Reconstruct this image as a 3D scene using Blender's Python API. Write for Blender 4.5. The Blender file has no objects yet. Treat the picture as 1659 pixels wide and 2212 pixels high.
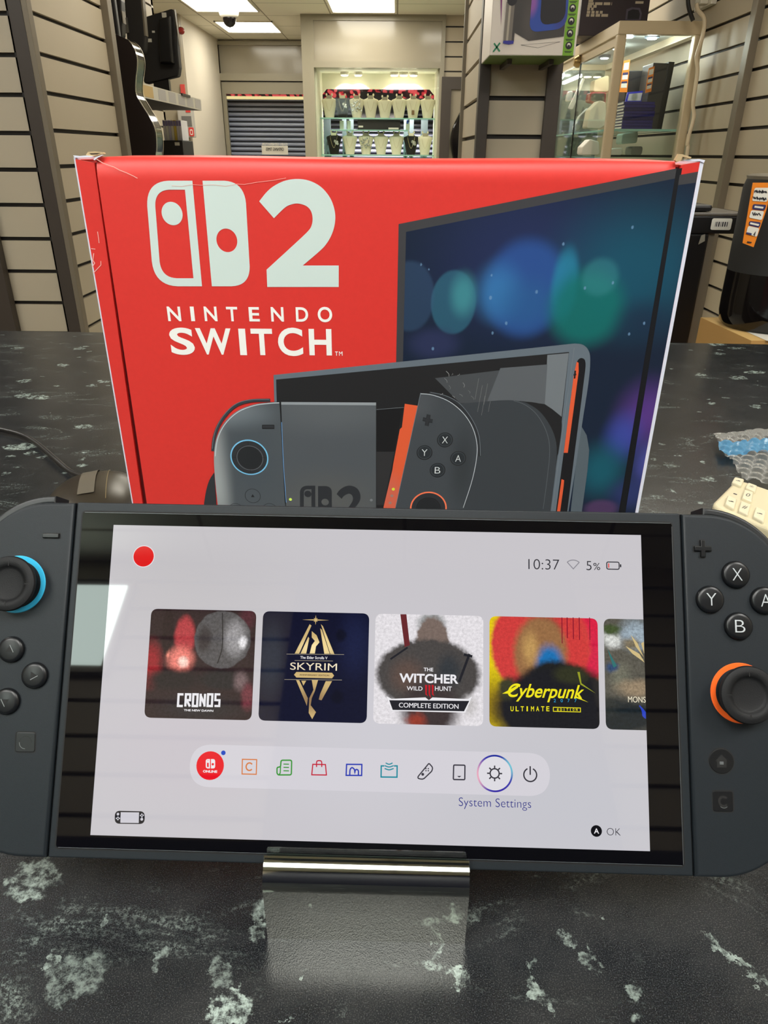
import bpy, bmesh, math, random
import numpy as np
from mathutils import Vector, Matrix
from mathutils.geometry import tessellate_polygon

random.seed(7)
SC = bpy.context.scene
COL = SC.collection

# ------------------------------------------------------------------ camera
# the lens and the camera's attitude, measured from the photograph (focal length in px of a 1659 x 2212 frame)
FPX, CX, CY, CAM_H = 1540.0, 829.5, 1106.0, 0.226
_dn = np.array([806 - CX, 4170 - CY, FPX]); _dn /= np.linalg.norm(_dn)
_fw = np.array([855 - CX, 320 - CY, FPX]); _fw -= _dn * (_fw @ _dn); _fw /= np.linalg.norm(_fw)
_rt = np.cross(_dn, _fw)
if _rt[0] < 0: _rt = -_rt
ROT = np.array([_rt, _fw, -_dn])
CAM = np.array([0.0, 0.0, CAM_H])
cam_data = bpy.data.cameras.new('camera')
cam_data.sensor_fit = 'AUTO'; cam_data.sensor_width = 36.0
cam_data.lens = 36.0 * FPX / 2212.0
cam_data.clip_start = 0.01; cam_data.clip_end = 60
cam = bpy.data.objects.new('camera', cam_data); COL.objects.link(cam)
_M = np.eye(4); _M[:3, 0] = ROT[:, 0]; _M[:3, 1] = -ROT[:, 1]; _M[:3, 2] = -ROT[:, 2]; _M[:3, 3] = CAM
cam.matrix_world = Matrix(_M.tolist())
SC.camera = cam

# ------------------------------------------------------------------ exposure, world
vs = SC.view_settings
vs.view_transform = 'Standard'; vs.look = 'None'; vs.gamma = 1.0; vs.use_curve_mapping = False
vs.exposure = 0.0
world = bpy.data.worlds.new('world'); SC.world = world; world.use_nodes = True
world.node_tree.nodes['Background'].inputs[0].default_value = (0.9, 0.95, 1.0, 1)
world.node_tree.nodes['Background'].inputs[1].default_value = 0.02
PANEL = 11.0          # ceiling panels
SPOT = 5.0           # window and cabinet spots
LIGHTBOX = 19.0
PANEL_COL = (1.0, 0.94, 0.80)
FRONT = 17.0         # the panels over the counter
FRONT_COL = (1.0, 0.985, 0.94)

# ------------------------------------------------------------------ helpers: pixels of the photo to points of the place
def ray(px, py): return ROT @ np.array([px - CX, py - CY, FPX])
def at(px, py, Y): d = ray(px, py); return CAM + d * (Y / d[1])
def atX(px, py, X): d = ray(px, py); return CAM + d * (X / d[0])
def atZ(px, py, Z): d = ray(px, py); return CAM + d * ((Z - CAM_H) / d[2])

class Frame:
    """a plane with axes u, v and normal n, unit s"""
    def __init__(f, o, u, v, n, s=0.001):
        f.o, f.u, f.v, f.n, f.s = [np.array(x, float) for x in (o, u, v, n)] + [s]
    def pt(f, a, b, h=0.0): return f.o + f.s * (a * f.u + b * f.v + h * f.n)
    def px(f, x, y, h=0.0):
        d = ray(x, y); o = f.o + f.s * h * f.n
        p = CAM + d * (((o - CAM) @ f.n) / (d @ f.n)) - f.o
        return ((p @ f.u) / f.s, (p @ f.v) / f.s)
def depth_frame(Y): return Frame((0, Y, 0), (1, 0, 0), (0, 0, 1), (0, -1, 0), 1.0)
def zoomer(ox, oy, s): return lambda x, y: (ox + x / s, oy + y / s)

def lin(c):
    c = [x / 255.0 for x in c[:3]]
    return [x / 12.92 if x <= 0.04045 else ((x + 0.055) / 1.055) ** 2.4 for x in c]

MATS = {}
def mat(name, col, rough=0.5, metal=0.0, spec=0.5, emit=0.0, srgb=True, coat=0.0, noise=None, bump=None):
    """principled material; noise = (scale, amount): mottled colour; bump = (scale, strength)"""
    if name in MATS: return MATS[name]
    m = bpy.data.materials.new(name); m.use_nodes = True
    nt = m.node_tree; b = nt.nodes['Principled BSDF']
    c = lin(col) if srgb else list(col)
    b.inputs['Base Color'].default_value = (*c, 1)
    b.inputs['Roughness'].default_value = rough; b.inputs['Metallic'].default_value = metal
    b.inputs['Specular IOR Level'].default_value = spec
    if coat: b.inputs['Coat Weight'].default_value = coat; b.inputs['Coat Roughness'].default_value = 0.05
    if emit:
        b.inputs['Base Color'].default_value = (0.0, 0.0, 0.0, 1)
        b.inputs['Emission Color'].default_value = (*c, 1); b.inputs['Emission Strength'].default_value = emit
    if noise or bump:
        tc = nt.nodes.new('ShaderNodeTexCoord')
    if noise:
        n = nt.nodes.new('ShaderNodeTexNoise'); n.inputs['Scale'].default_value = noise[0]; n.inputs['Detail'].default_value = 4
        nt.links.new(tc.outputs['Object'], n.inputs['Vector'])
        r = nt.nodes.new('ShaderNodeMapRange'); r.inputs[3].default_value = 1 - noise[1]; r.inputs[4].default_value = 1 + noise[1]
        nt.links.new(n.outputs[0], r.inputs[0])
        mx = nt.nodes.new('ShaderNodeVectorMath'); mx.operation = 'SCALE'; mx.inputs[0].default_value = c
        nt.links.new(r.outputs[0], mx.inputs['Scale']); nt.links.new(mx.outputs[0], b.inputs['Base Color'])
    if bump:
        n = nt.nodes.new('ShaderNodeTexNoise'); n.inputs['Scale'].default_value = bump[0]; n.inputs['Detail'].default_value = 2
        nt.links.new(tc.outputs['Object'], n.inputs['Vector'])
        bp = nt.nodes.new('ShaderNodeBump'); bp.inputs['Strength'].default_value = bump[1]; bp.inputs['Distance'].default_value = 0.001
        nt.links.new(n.outputs[0], bp.inputs['Height']); nt.links.new(bp.outputs[0], b.inputs['Normal'])
    MATS[name] = m; return m

def lit(name, col, strength=1.0):
    """a colour shown by the switched-on screen, behind its glossy cover"""
    return mat(name, col, rough=0.03, spec=0.5, emit=strength)

def glow(name, col, strength):
    m = bpy.data.materials.new(name); m.use_nodes = True; nt = m.node_tree; nt.nodes.clear()
    e = nt.nodes.new('ShaderNodeEmission'); o = nt.nodes.new('ShaderNodeOutputMaterial')
    e.inputs[0].default_value = (*col, 1); e.inputs[1].default_value = strength
    nt.links.new(e.outputs[0], o.inputs[0]); MATS[name] = m; return m

def pane(name, tint=(1, 1, 1), refl=0.04, grazing=0.6):
    """thin sheet of glass"""
    m = bpy.data.materials.new(name); m.use_nodes = True; nt = m.node_tree; nt.nodes.clear()
    t = nt.nodes.new('ShaderNodeBsdfTransparent'); t.inputs[0].default_value = (*tint, 1)
    g = nt.nodes.new('ShaderNodeBsdfGlossy'); g.inputs['Roughness'].default_value = 0.02
    f = nt.nodes.new('ShaderNodeLayerWeight'); f.inputs[0].default_value = 0.5       # Schlick's curve, the same from both sides
    p = nt.nodes.new('ShaderNodeMath'); p.operation = 'POWER'; p.inputs[1].default_value = 5.0
    a = nt.nodes.new('ShaderNodeMath'); a.operation = 'MULTIPLY_ADD'; a.inputs[1].default_value = grazing; a.inputs[2].default_value = refl; a.use_clamp = True
    mx = nt.nodes.new('ShaderNodeMixShader'); o = nt.nodes.new('ShaderNodeOutputMaterial')
    nt.links.new(f.outputs['Facing'], p.inputs[0]); nt.links.new(p.outputs[0], a.inputs[0]); nt.links.new(a.outputs[0], mx.inputs[0])
    nt.links.new(t.outputs[0], mx.inputs[1]); nt.links.new(g.outputs[0], mx.inputs[2]); nt.links.new(mx.outputs[0], o.inputs[0])
    MATS[name] = m; return m

def blob_mat(name, base, blobs, emit=False, rough=0.5, noise=0.0, nscale=0.5, grain=0.0):
    """printed or displayed picture: soft ellipses (cx, cy, rx, ry, softness, colour, alpha) over a base colour, in the part's own UV plane"""
    m = bpy.data.materials.new(name); m.use_nodes = True; nt = m.node_tree; b = nt.nodes['Principled BSDF']
    L = nt.links.new
    uv = nt.nodes.new('ShaderNodeUVMap'); uv.uv_map = 'UVMap'
    vec = uv.outputs[0]
    if noise:
        n = nt.nodes.new('ShaderNodeTexNoise'); n.inputs['Scale'].default_value = nscale; n.inputs['Detail'].default_value = 5
        L(uv.outputs[0], n.inputs['Vector'])
        s = nt.nodes.new('ShaderNodeVectorMath'); s.operation = 'SUBTRACT'; s.inputs[1].default_value = (.5, .5, .5); L(n.outputs['Color'], s.inputs[0])
        k = nt.nodes.new('ShaderNodeVectorMath'); k.operation = 'SCALE'; k.inputs['Scale'].default_value = noise; L(s.outputs[0], k.inputs[0])
        a = nt.nodes.new('ShaderNodeVectorMath'); a.operation = 'ADD'; L(uv.outputs[0], a.inputs[0]); L(k.outputs[0], a.inputs[1]); vec = a.outputs[0]
    rgb = nt.nodes.new('ShaderNodeRGB'); rgb.outputs[0].default_value = (*lin(base), 1); cur = rgb.outputs[0]
    for (cx, cy, rx, ry, soft, col, alpha) in blobs:
        s = nt.nodes.new('ShaderNodeVectorMath'); s.operation = 'SUBTRACT'; s.inputs[1].default_value = (cx, cy, 0); L(vec, s.inputs[0])
        d = nt.nodes.new('ShaderNodeVectorMath'); d.operation = 'MULTIPLY'; d.inputs[1].default_value = (1 / rx, 1 / ry, 0); L(s.outputs[0], d.inputs[0])
        l = nt.nodes.new('ShaderNodeVectorMath'); l.operation = 'LENGTH'; L(d.outputs[0], l.inputs[0])
        r = nt.nodes.new('ShaderNodeMapRange'); r.interpolation_type = 'SMOOTHSTEP'
        r.inputs[1].default_value = 1.0; r.inputs[2].default_value = max(0.0, 1.0 - soft); r.inputs[3].default_value = 0; r.inputs[4].default_value = alpha
        L(l.outputs['Value'], r.inputs[0])
        mx = nt.nodes.new('ShaderNodeMix'); mx.data_type = 'RGBA'; L(r.outputs[0], mx.inputs[0]); L(cur, mx.inputs[6]); mx.inputs[7].default_value = (*lin(col), 1)
        cur = mx.outputs[2]
    if grain:
        n = nt.nodes.new('ShaderNodeTexNoise'); n.inputs['Scale'].default_value = 1.1; n.inputs['Detail'].default_value = 8; n.inputs['Roughness'].default_value = .7; L(uv.outputs[0], n.inputs['Vector'])
        r = nt.nodes.new('ShaderNodeMapRange'); r.inputs[1].default_value = .3; r.inputs[2].default_value = .7; r.inputs[3].default_value = 1 - grain; r.inputs[4].default_value = 1 + grain; L(n.outputs[0], r.inputs[0])
        g = nt.nodes.new('ShaderNodeVectorMath'); g.operation = 'SCALE'; L(cur, g.inputs[0]); L(r.outputs[0], g.inputs['Scale']); cur = g.outputs[0]
    if emit:
        b.inputs['Base Color'].default_value = (0, 0, 0, 1); b.inputs['Emission Strength'].default_value = 1.0; L(cur, b.inputs['Emission Color']); b.inputs['Roughness'].default_value = 0.03
    else:
        L(cur, b.inputs['Base Color']); b.inputs['Roughness'].default_value = rough
    MATS[name] = m; return m

# ------------------------------------------------------------------ helpers: meshes
_TXT = {}
def text_mesh(s, off):
    if (s, off) in _TXT: return _TXT[(s, off)]
    c = bpy.data.curves.new('tmp', 'FONT'); c.body = s; c.size = 1.0; c.offset = off; c.resolution_u = 6
    o = bpy.data.objects.new('tmp', c); COL.objects.link(o)
    bpy.context.view_layer.update()
    dg = bpy.context.evaluated_depsgraph_get()
    me = bpy.data.meshes.new_from_object(o.evaluated_get(dg))
    v = np.array([x.co[:2] for x in me.vertices]); f = [list(p.vertices) for p in me.polygons]
    bpy.data.objects.remove(o); bpy.data.curves.remove(c); bpy.data.meshes.remove(me)
    _TXT[(s, off)] = (v, f); return v, f

def circle_pts(cx, cy, rx, ry=None, n=40, a0=0, a1=2 * math.pi):
    ry = rx if ry is None else ry
    full = abs(a1 - a0 - 2 * math.pi) < 1e-6
    k = n if full else n + 1
    return [(cx + rx * math.cos(a0 + (a1 - a0) * i / n), cy + ry * math.sin(a0 + (a1 - a0) * i / n)) for i in range(k)]

def round_poly(pts, r, seg=6):
    """round the corners of a polygon; r one radius or one per corner"""
    out = []; n = len(pts)
    rs = r if isinstance(r, (list, tuple)) else [r] * n
    for i in range(n):
        p = np.array(pts[i], float); a = np.array(pts[i - 1], float); b = np.array(pts[(i + 1) % n], float)
        if rs[i] <= 0: out.append(tuple(p)); continue
        da = (a - p); db = (b - p); la = np.linalg.norm(da); lb = np.linalg.norm(db)
        da /= la; db /= lb
        ang = math.acos(max(-1, min(1, da @ db))); t = min(rs[i] / max(math.tan(ang / 2), 1e-4), la * .49, lb * .49)
        p0 = p + da * t; p1 = p + db * t
        for k in range(seg + 1):
            s = k / seg; out.append(tuple((1 - s) ** 2 * p0 + 2 * s * (1 - s) * (p * .92 + (p0 + p1) * .04) + s * s * p1))
    return out

def smooth_path(pts, n=6, closed=False):
    """Catmull-Rom through the points"""
    P = [np.array(p, float) for p in pts]; out = []
    m = len(P)
    for i in range(m if closed else m - 1):
        p0 = P[i - 1] if (closed or i > 0) else P[0]; p1 = P[i]; p2 = P[(i + 1) % m]
        p3 = P[(i + 2) % m] if (closed or i + 2 < m) else P[-1]
        for k in range(n):
            t = k / n
            out.append(.5 * ((2 * p1) + (-p0 + p2) * t + (2 * p0 - 5 * p1 + 4 * p2 - p3) * t * t + (-p0 + 3 * p1 - 3 * p2 + p3) * t ** 3))
    if not closed: out.append(P[-1])
    return [tuple(x) for x in out]

def inset(poly, d):
    """move a closed outline inwards (d > 0) along its normals"""
    P = np.array(poly, float); n = len(P)
    area = 0.5 * sum(P[i][0] * P[(i + 1) % n][1] - P[(i + 1) % n][0] * P[i][1] for i in range(n))
    sg = 1 if area > 0 else -1
    out = []
    for i in range(n):
        e0 = P[i] - P[i - 1]; e1 = P[(i + 1) % n] - P[i]
        n0 = np.array([-e0[1], e0[0]]) / max(np.linalg.norm(e0), 1e-9); n1 = np.array([-e1[1], e1[0]]) / max(np.linalg.norm(e1), 1e-9)
        m = n0 + n1; l = np.linalg.norm(m); m = m / l if l > 1e-6 else n0
        out.append(tuple(P[i] + sg * m * d / max(0.4, m @ n0)))
    return out

class MB:
    """collects shapes and links them as one mesh object"""
    def __init__(s, *mats): s.v = []; s.f = []; s.mi = []; s.uv = []; s.mats = list(mats)
    def m(s, material):
        if isinstance(material, int): return material
        if material not in s.mats: s.mats.append(material)
        return s.mats.index(material)
    def face(s, pts, mi=0, uvs=None):
        k = len(s.v); s.v += [tuple(map(float, p)) for p in pts]; s.f.append(list(range(k, k + len(pts)))); s.mi.append(s.m(mi)); s.uv.append(uvs)
    def raw(s, verts, faces, mi=0):
        k = len(s.v); s.v += [tuple(map(float, p)) for p in verts]; mi = s.m(mi)
        for f in faces: s.f.append([k + i for i in f]); s.mi.append(mi); s.uv.append(None)
    # --- flat shapes on a frame
    def plus(s, fr, p, q, r, t, w, h=0.0, mi=0):
        """cross of two bars, p-q and r-t"""
        P, Q_, R, T = [np.array(x, float) for x in (p, q, r, t)]; c = (P + Q_ + R + T) / 4; u = (Q_ - P) / 2; v = (T - R) / 2
        a = u / np.linalg.norm(u) * w / 2; b = v / np.linalg.norm(v) * w / 2
        s.poly(fr, [tuple(c + x) for x in (-u - b, -a - b, -v - a, -v + a, a - b, u - b, u + b, a + b, v + a, v - a, -a + b, -u + b)], h, mi)
    def poly(s, fr, pts, h=0.0, mi=0, holes=()):
        loops = [list(pts)] + [list(x) for x in holes]
        tris = tessellate_polygon([[Vector((p[0], p[1], 0)) for p in lp] for lp in loops])
        flat = [p for lp in loops for p in lp]
        k = len(s.v); s.v += [tuple(fr.pt(p[0], p[1], h)) for p in flat]; mi = s.m(mi)
        for t in tris: s.f.append([k + i for i in t]); s.mi.append(mi); s.uv.append([flat[i] for i in t])
    def rect(s, fr, a0, b0, a1, b1, h=0.0, mi=0, r=0):
        p = [(a0, b0), (a1, b0), (a1, b1), (a0, b1)]
        s.poly(fr, round_poly(p, r) if r else p, h, mi)
    def disc(s, fr, c, r, h=0.0, mi=0, ry=None, n=32): s.poly(fr, circle_pts(c[0], c[1], r, ry, n), h, mi)
    def ring(s, fr, c, r0, r1, h=0.0, mi=0, n=40): s.poly(fr, circle_pts(c[0], c[1], r1, None, n), h, mi, [circle_pts(c[0], c[1], r0, None, n)[::-1]])
    def stroke(s, fr, pts, w, h=0.0, mi=0, closed=False, cap=True):
        """ribbon of width w along a path, mitred, without overlaps"""
        P = [np.array(p, float) for p in pts]; Q = [P[0]]
        for p in P[1:]:
            if np.linalg.norm(p - Q[-1]) > 1e-6: Q.append(p)
        if closed and np.linalg.norm(Q[0] - Q[-1]) < 1e-6: Q.pop()
        n = len(Q)
        if n < 2: return
        L_, R_ = [], []
        for i in range(n):
            d0 = Q[i] - Q[i - 1] if (closed or i > 0) else Q[1] - Q[0]
            d1 = Q[(i + 1) % n] - Q[i] if (closed or i < n - 1) else Q[-1] - Q[-2]
            d0 = d0 / np.linalg.norm(d0); d1 = d1 / np.linalg.norm(d1)
            n0 = np.array([-d0[1], d0[0]]); n1 = np.array([-d1[1], d1[0]]); m = n0 + n1; l = np.linalg.norm(m)
            m = m / l if l > .2 else n0
            k = w / 2 / max(.35, m @ n0)
            ext = np.zeros(2)
            if cap and not closed: ext = -d1 * w * .25 if i == 0 else (d0 * w * .25 if i == n - 1 else ext)
            L_.append(tuple(Q[i] + m * k + ext)); R_.append(tuple(Q[i] - m * k + ext))
        k = len(s.v); mi = s.m(mi); A = L_ + R_
        s.v += [tuple(fr.pt(a, b, h)) for a, b in A]
        for i in range(n if closed else n - 1):
            j = (i + 1) % n; f = [i, j, n + j, n + i]; s.f.append([k + x for x in f]); s.mi.append(mi); s.uv.append([A[x] for x in f])
    def text(s, fr, txt, a0, b0, a1, b1, h=0.0, mi=0, off=0.0, shear=0.0):
        """lettering filled into the box left a0, top b0, right a1, bottom b1"""
        if 'M' in txt and off > 0:                        # this glyph cannot be fattened: overprint it instead
            d = off * .55 * abs(b1 - b0)
            for k in (-1, 0, 1): s.text(fr, txt, a0 + d + k * d, b0, a1 - d + k * d, b1, h + .012 * k, mi, 0.0, shear)
            return
        v, f = text_mesh(txt, off)
        v = v.copy(); v[:, 0] += shear * v[:, 1]
        mn = v.min(0); mx = v.max(0); t = (v - mn) / np.maximum(mx - mn, 1e-6)
        pts = [fr.pt(a0 + (a1 - a0) * x, b1 + (b0 - b1) * y, h) for x, y in t]
        s.raw(pts, f, mi)
    # --- solids
    def prism(s, fr, pts, h0, h1, mi=0, side=None, rnd=0.0, seg=4, back=True):
        """outline extruded from h0 (front) to h1 (back), front edge rounded by rnd"""
        side = mi if side is None else side
        rings = []
        if rnd > 0:
            sg = 1 if h1 > h0 else -1
            for k in range(seg + 1):
                t = math.pi / 2 * k / seg
                rings.append(([tuple(p) for p in inset(pts, rnd * (1 - math.sin(t)))], h0 + sg * rnd * (1 - math.cos(t)) * 1.0))
        else: rings.append((list(pts), h0))
        rings.append((list(pts), h1))
        s.poly(fr, rings[0][0], rings[0][1], mi)
        for (pa, ha), (pb, hb) in zip(rings, rings[1:]):
            n = len(pa); k = len(s.v)
            s.v += [tuple(fr.pt(p[0], p[1], ha)) for p in pa] + [tuple(fr.pt(p[0], p[1], hb)) for p in pb]
            ii = s.m(side)
            for i in range(n):
                j = (i + 1) % n; s.f.append([k + i, k + j, k + n + j, k + n + i]); s.mi.append(ii); s.uv.append(None)
        if back: s.poly(fr, rings[-1][0], rings[-1][1], side)
    def box(s, x0, x1, y0, y1, z0, z1, mi=0, bev=0.0):
        bm = bmesh.new(); bmesh.ops.create_cube(bm, size=1.0)
        for v in bm.verts: v.co = Vector((x0 + (v.co.x + .5) * (x1 - x0), y0 + (v.co.y + .5) * (y1 - y0), z0 + (v.co.z + .5) * (z1 - z0)))
        if bev > 0: bmesh.ops.bevel(bm, geom=list(bm.edges), offset=bev, segments=2, affect='EDGES', profile=0.6)
        bm.verts.index_update()
        s.raw([v.co[:] for v in bm.verts], [[v.index for v in f.verts] for f in bm.faces], mi); bm.free()
    def lathe(s, fr, c, prof, mi=0, n=40, sx=1.0, sy=1.0, cap=True):
        """profile [(radius, height)] turned round the normal through c"""
        k = len(s.v); mi = s.m(mi)
        for (r, h) in prof:
            for i in range(n):
                a = 2 * math.pi * i / n; s.v.append(tuple(fr.pt(c[0] + sx * r * math.cos(a), c[1] + sy * r * math.sin(a), h)))
        for j in range(len(prof) - 1):
            for i in range(n):
                i2 = (i + 1) % n; s.f.append([k + j * n + i, k + j * n + i2, k + (j + 1) * n + i2, k + (j + 1) * n + i]); s.mi.append(mi); s.uv.append(None)
        if cap:
            s.f.append([k + i for i in range(n)][::-1]); s.mi.append(mi); s.uv.append(None)
            q = k + (len(prof) - 1) * n; s.f.append([q + i for i in range(n)]); s.mi.append(mi); s.uv.append(None)
    def tube(s, pts, r, mi=0, n=10, smooth=6):
        P = [np.array(p) for p in (smooth_path(pts, smooth) if smooth else pts)]; k = len(s.v); mi = s.m(mi)
        for i, p in enumerate(P):
            d = P[min(i + 1, len(P) - 1)] - P[max(i - 1, 0)]; d = d / max(np.linalg.norm(d), 1e-9)
            ref = np.array([0, 0, 1.0]) if abs(d[2]) < .9 else np.array([1.0, 0, 0])
            a = np.cross(d, ref); a /= np.linalg.norm(a); b = np.cross(d, a)
            for j in range(n):
                t = 2 * math.pi * j / n; s.v.append(tuple(p + r * (a * math.cos(t) + b * math.sin(t))))
        for i in range(len(P) - 1):
            for j in range(n):
                j2 = (j + 1) % n; s.f.append([k + i * n + j, k + i * n + j2, k + (i + 1) * n + j2, k + (i + 1) * n + j]); s.mi.append(mi); s.uv.append(None)
        s.f.append([k + j for j in range(n)][::-1]); s.mi.append(mi); s.uv.append(None)
        q = k + (len(P) - 1) * n; s.f.append([q + j for j in range(n)]); s.mi.append(mi); s.uv.append(None)
    def build(s, name, parent=None, smooth=None, origin=None, **props):
        o0 = np.array(parent['_o'] if parent is not None else (origin if origin is not None else s.base()), float)
        me = bpy.data.meshes.new(name)
        me.from_pydata([tuple(np.array(v) - o0) for v in s.v], [], s.f)
        for x in s.mats: me.materials.append(x)
        me.polygons.foreach_set('material_index', s.mi)
        if any(u is not None for u in s.uv):
            lay = me.uv_layers.new(name='UVMap')
            for p, u in zip(me.polygons, s.uv):
                if u is not None:
                    for li, c in zip(p.loop_indices, u): lay.data[li].uv = c
        if smooth:
            me.polygons.foreach_set('use_smooth', [True] * len(me.polygons)); me.set_sharp_from_angle(angle=math.radians(smooth))
        me.update()
        o = bpy.data.objects.new(name, me); COL.objects.link(o)
        if parent is not None: o.parent = parent
        else: o.location = o0
        ORIG[o.name] = o0; o['_o'] = [float(x) for x in o0]
        tag(o, **props); return o
    def base(s):
        a = np.array(s.v); mn, mx = a.min(0), a.max(0); return ((mn[0] + mx[0]) / 2, (mn[1] + mx[1]) / 2, mn[2])

ORIG = {}
def tag(o, label=None, cat=None, group=None, kind=None):
    if label: o['label'] = label
    if cat: o['category'] = cat
    if group: o['group'] = group
    if kind: o['kind'] = kind
def thing(name, loc, label, cat, group=None):
    o = bpy.data.objects.new(name, None); COL.objects.link(o); o.location = loc; o.empty_display_size = 0.05
    o['_o'] = [float(x) for x in loc]; tag(o, label, cat, group); return o
def copy_tree(o, parent=None):
    c = o.copy(); COL.objects.link(c)
    if parent is not None: c.parent = parent
    for ch in list(o.children): copy_tree(ch, c)
    return c
def struct(mb, name, smooth=None): return mb.build(name, None, smooth, origin=(0, 0, 0), kind='structure')
# ------------------------------------------------------------------ materials of the shop
M_SLAT = mat('slatwall_grey', (184, 172, 150), 0.5, noise=(3, .05))
M_GROOVE = mat('slatwall_groove', (30, 24, 22), 0.6)
M_POST = mat('dark_brown_post', (64, 56, 50), 0.45)
M_ALU = mat('aluminium_edge', (124, 114, 98), 0.45, metal=0.25)
M_WALL = mat('painted_white', (216, 208, 192), 0.6)
M_GREIGE = mat('greige_paint', (158, 148, 128), 0.4)
M_FRAME = mat('greige_door_frame', (150, 143, 124), 0.3)
M_CREAM = mat('cream_board', (226, 221, 202), 0.6)
M_FLOOR = mat('pale_floor_tile', (186, 180, 166), 0.6, noise=(6, .1))
M_BLACK = mat('black_plastic', (24, 22, 22), 0.4)
M_GLOSSBLACK = mat('gloss_black', (14, 11, 11), 0.08)
M_BLACKMATT = mat('matt_black', (30, 27, 26), 0.6)
M_WHITE = mat('white_plastic', (232, 226, 212), 0.4)
M_PANE = pane('glass_pane', (0.95, 0.97, 0.95), 0.004, .5)
M_PANE_CAB = pane('cabinet_glass_pane', (0.97, 0.985, 0.97), 0.03, .35)
M_LIGHT = glow('light_panel_diffuser', PANEL_COL, PANEL); M_LIGHTF = glow('counter_panel_diffuser', FRONT_COL, FRONT)
M_ORANGE = mat('orange_tag', (232, 132, 28), 0.5)
M_PAPER = mat('paper_white', (226, 222, 210), 0.6)
M_NAVYINK = mat('navy_ink', (44, 42, 92), 0.6)
M_INK = mat('dark_ink', (40, 38, 44), 0.6)

# ceiling tiles with a fine dark joint
M_CEIL = mat('ceiling_tile', (196, 188, 168), 0.8)
def _tiles():
    nt = M_CEIL.node_tree; b = nt.nodes['Principled BSDF']
    tc = nt.nodes.new('ShaderNodeTexCoord'); br = nt.nodes.new('ShaderNodeTexBrick')
    br.offset = 0.0; br.inputs['Scale'].default_value = 1.0; br.inputs['Mortar Size'].default_value = 0.006
    br.inputs['Brick Width'].default_value = 0.6; br.inputs['Row Height'].default_value = 0.6
    br.inputs['Color1'].default_value = (*lin((232, 226, 206)), 1); br.inputs['Color2'].default_value = (*lin((228, 222, 202)), 1)
    br.inputs['Mortar'].default_value = (*lin((150, 140, 120)), 1)
    nt.links.new(tc.outputs['Object'], br.inputs['Vector']); nt.links.new(br.outputs[0], b.inputs['Base Color'])
_tiles()

CEIL, FLOOR = 1.341, -1.0
# ------------------------------------------------------------------ room shell
b = MB(M_FLOOR); b.box(-2.6, 2.2, -1.5, 9.9, FLOOR - .05, FLOOR); struct(b, 'floor')
b = MB(M_CEIL); b.box(-2.6, 2.2, -1.5, 9.5, CEIL, CEIL + .05); struct(b, 'ceiling')

def slat_wall(name, p0, p1, nrm, z0, z1, zg, gap=0.012, pitch=0.1):
    """slatted board wall from p0 to p1 (plan), facing nrm, one groove at height zg"""
    b = MB(M_SLAT, M_GROOVE); p0 = np.array(p0, float); p1 = np.array(p1, float); n = np.array(nrm, float)
    L = np.linalg.norm(p1 - p0); u = (p1 - p0) / L
    fr = Frame((p0[0], p0[1], 0), (u[0], u[1], 0), (0, 0, 1), (n[0], n[1], 0), 1.0)
    b.prism(fr, [(0, z0), (L, z0), (L, z1), (0, z1)], -.012, -.05, M_GROOVE)
    k = math.ceil((z0 - zg) / pitch) - 1; z = zg + k * pitch
    while z < z1:
        a, c = max(z0, z + gap / 2), min(z1, z + pitch - gap / 2)
        if c - a > .004: b.prism(fr, [(0, a), (L, a), (L, c), (0, c)], 0, -.012, M_SLAT)
        z += pitch
    return struct(b, name)

XL, XR = -1.055, 1.37
slat_wall('wall_left', (-2.4, 2.42), (-1.06, 2.42), (0, -1), FLOOR, CEIL, .574)
slat_wall('wall_left', (XL, 2.42), (XL, 3.06), (1, 0), FLOOR, CEIL, .583)
slat_wall('wall_left', (-1.62, 3.1), (-1.62, 5.7), (1, 0), FLOOR, CEIL, .583)
slat_wall('wall_right', (XR, -1.35), (XR, 6.2), (-1, 0), FLOOR, CEIL, .724)
slat_wall('wall_front', (-2.4, -1.35), (XR, -1.35), (0, 1), .5, CEIL, 1.064)
b = MB(M_GREIGE); b.box(-2.45, -2.4, -1.4, 2.42, FLOOR, CEIL); struct(b, 'wall_left')
b = MB(M_GREIGE); b.box(-1.62, -1.06, 3.07, 3.1, FLOOR, CEIL); struct(b, 'wall_left')
# uprights on the slatted walls
def upright(x0, x1, y0, y1, m, name='trim_1', z0=FLOOR, z1=CEIL):
    b = MB(m); b.box(x0, x1, y0, y1, z0, z1, bev=.002); return struct(b, name)
upright(-1.092, -1.052, 2.40, 2.432, M_POST)
upright(-1.052, -1.036, 2.40, 2.432, M_ALU)
upright(-1.062, -1.030, 3.055, 3.10, M_ALU)
xx = at(20, 640, 2.39)[0]
upright(-2.0, xx, 2.385, 2.418, M_POST)
upright(XR - .03, XR, 3.24, 3.29, M_ALU); upright(XR - .03, XR, 1.9, 1.95, M_ALU)
b = MB(mat('navy_stand_in', (24, 28, 48), .5)); b.box(-2.4, XR, -1.36, -1.3, FLOOR, .5); struct(b, 'wall_front')  # added unseen panel, gives the metal stand something dark to mirror
dr_ = thing('person_stand_in', (.1, -1.31, FLOOR), None, None); dr_['kind'] = 'structure'  # added dark panel, mirrored in place of the person behind the camera
b = MB(mat('navy_stand_in', (24, 28, 48), .5)); b.box(-.32, .5, -1.345, -1.315, FLOOR, 1.30, bev=.004); b.build('stand_in_panel', dr_)
b = MB(M_ALU); b.box(.40, .46, -1.315, -1.27, .0, .02, bev=.004); b.build('stand_in_handle', dr_)
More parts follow.
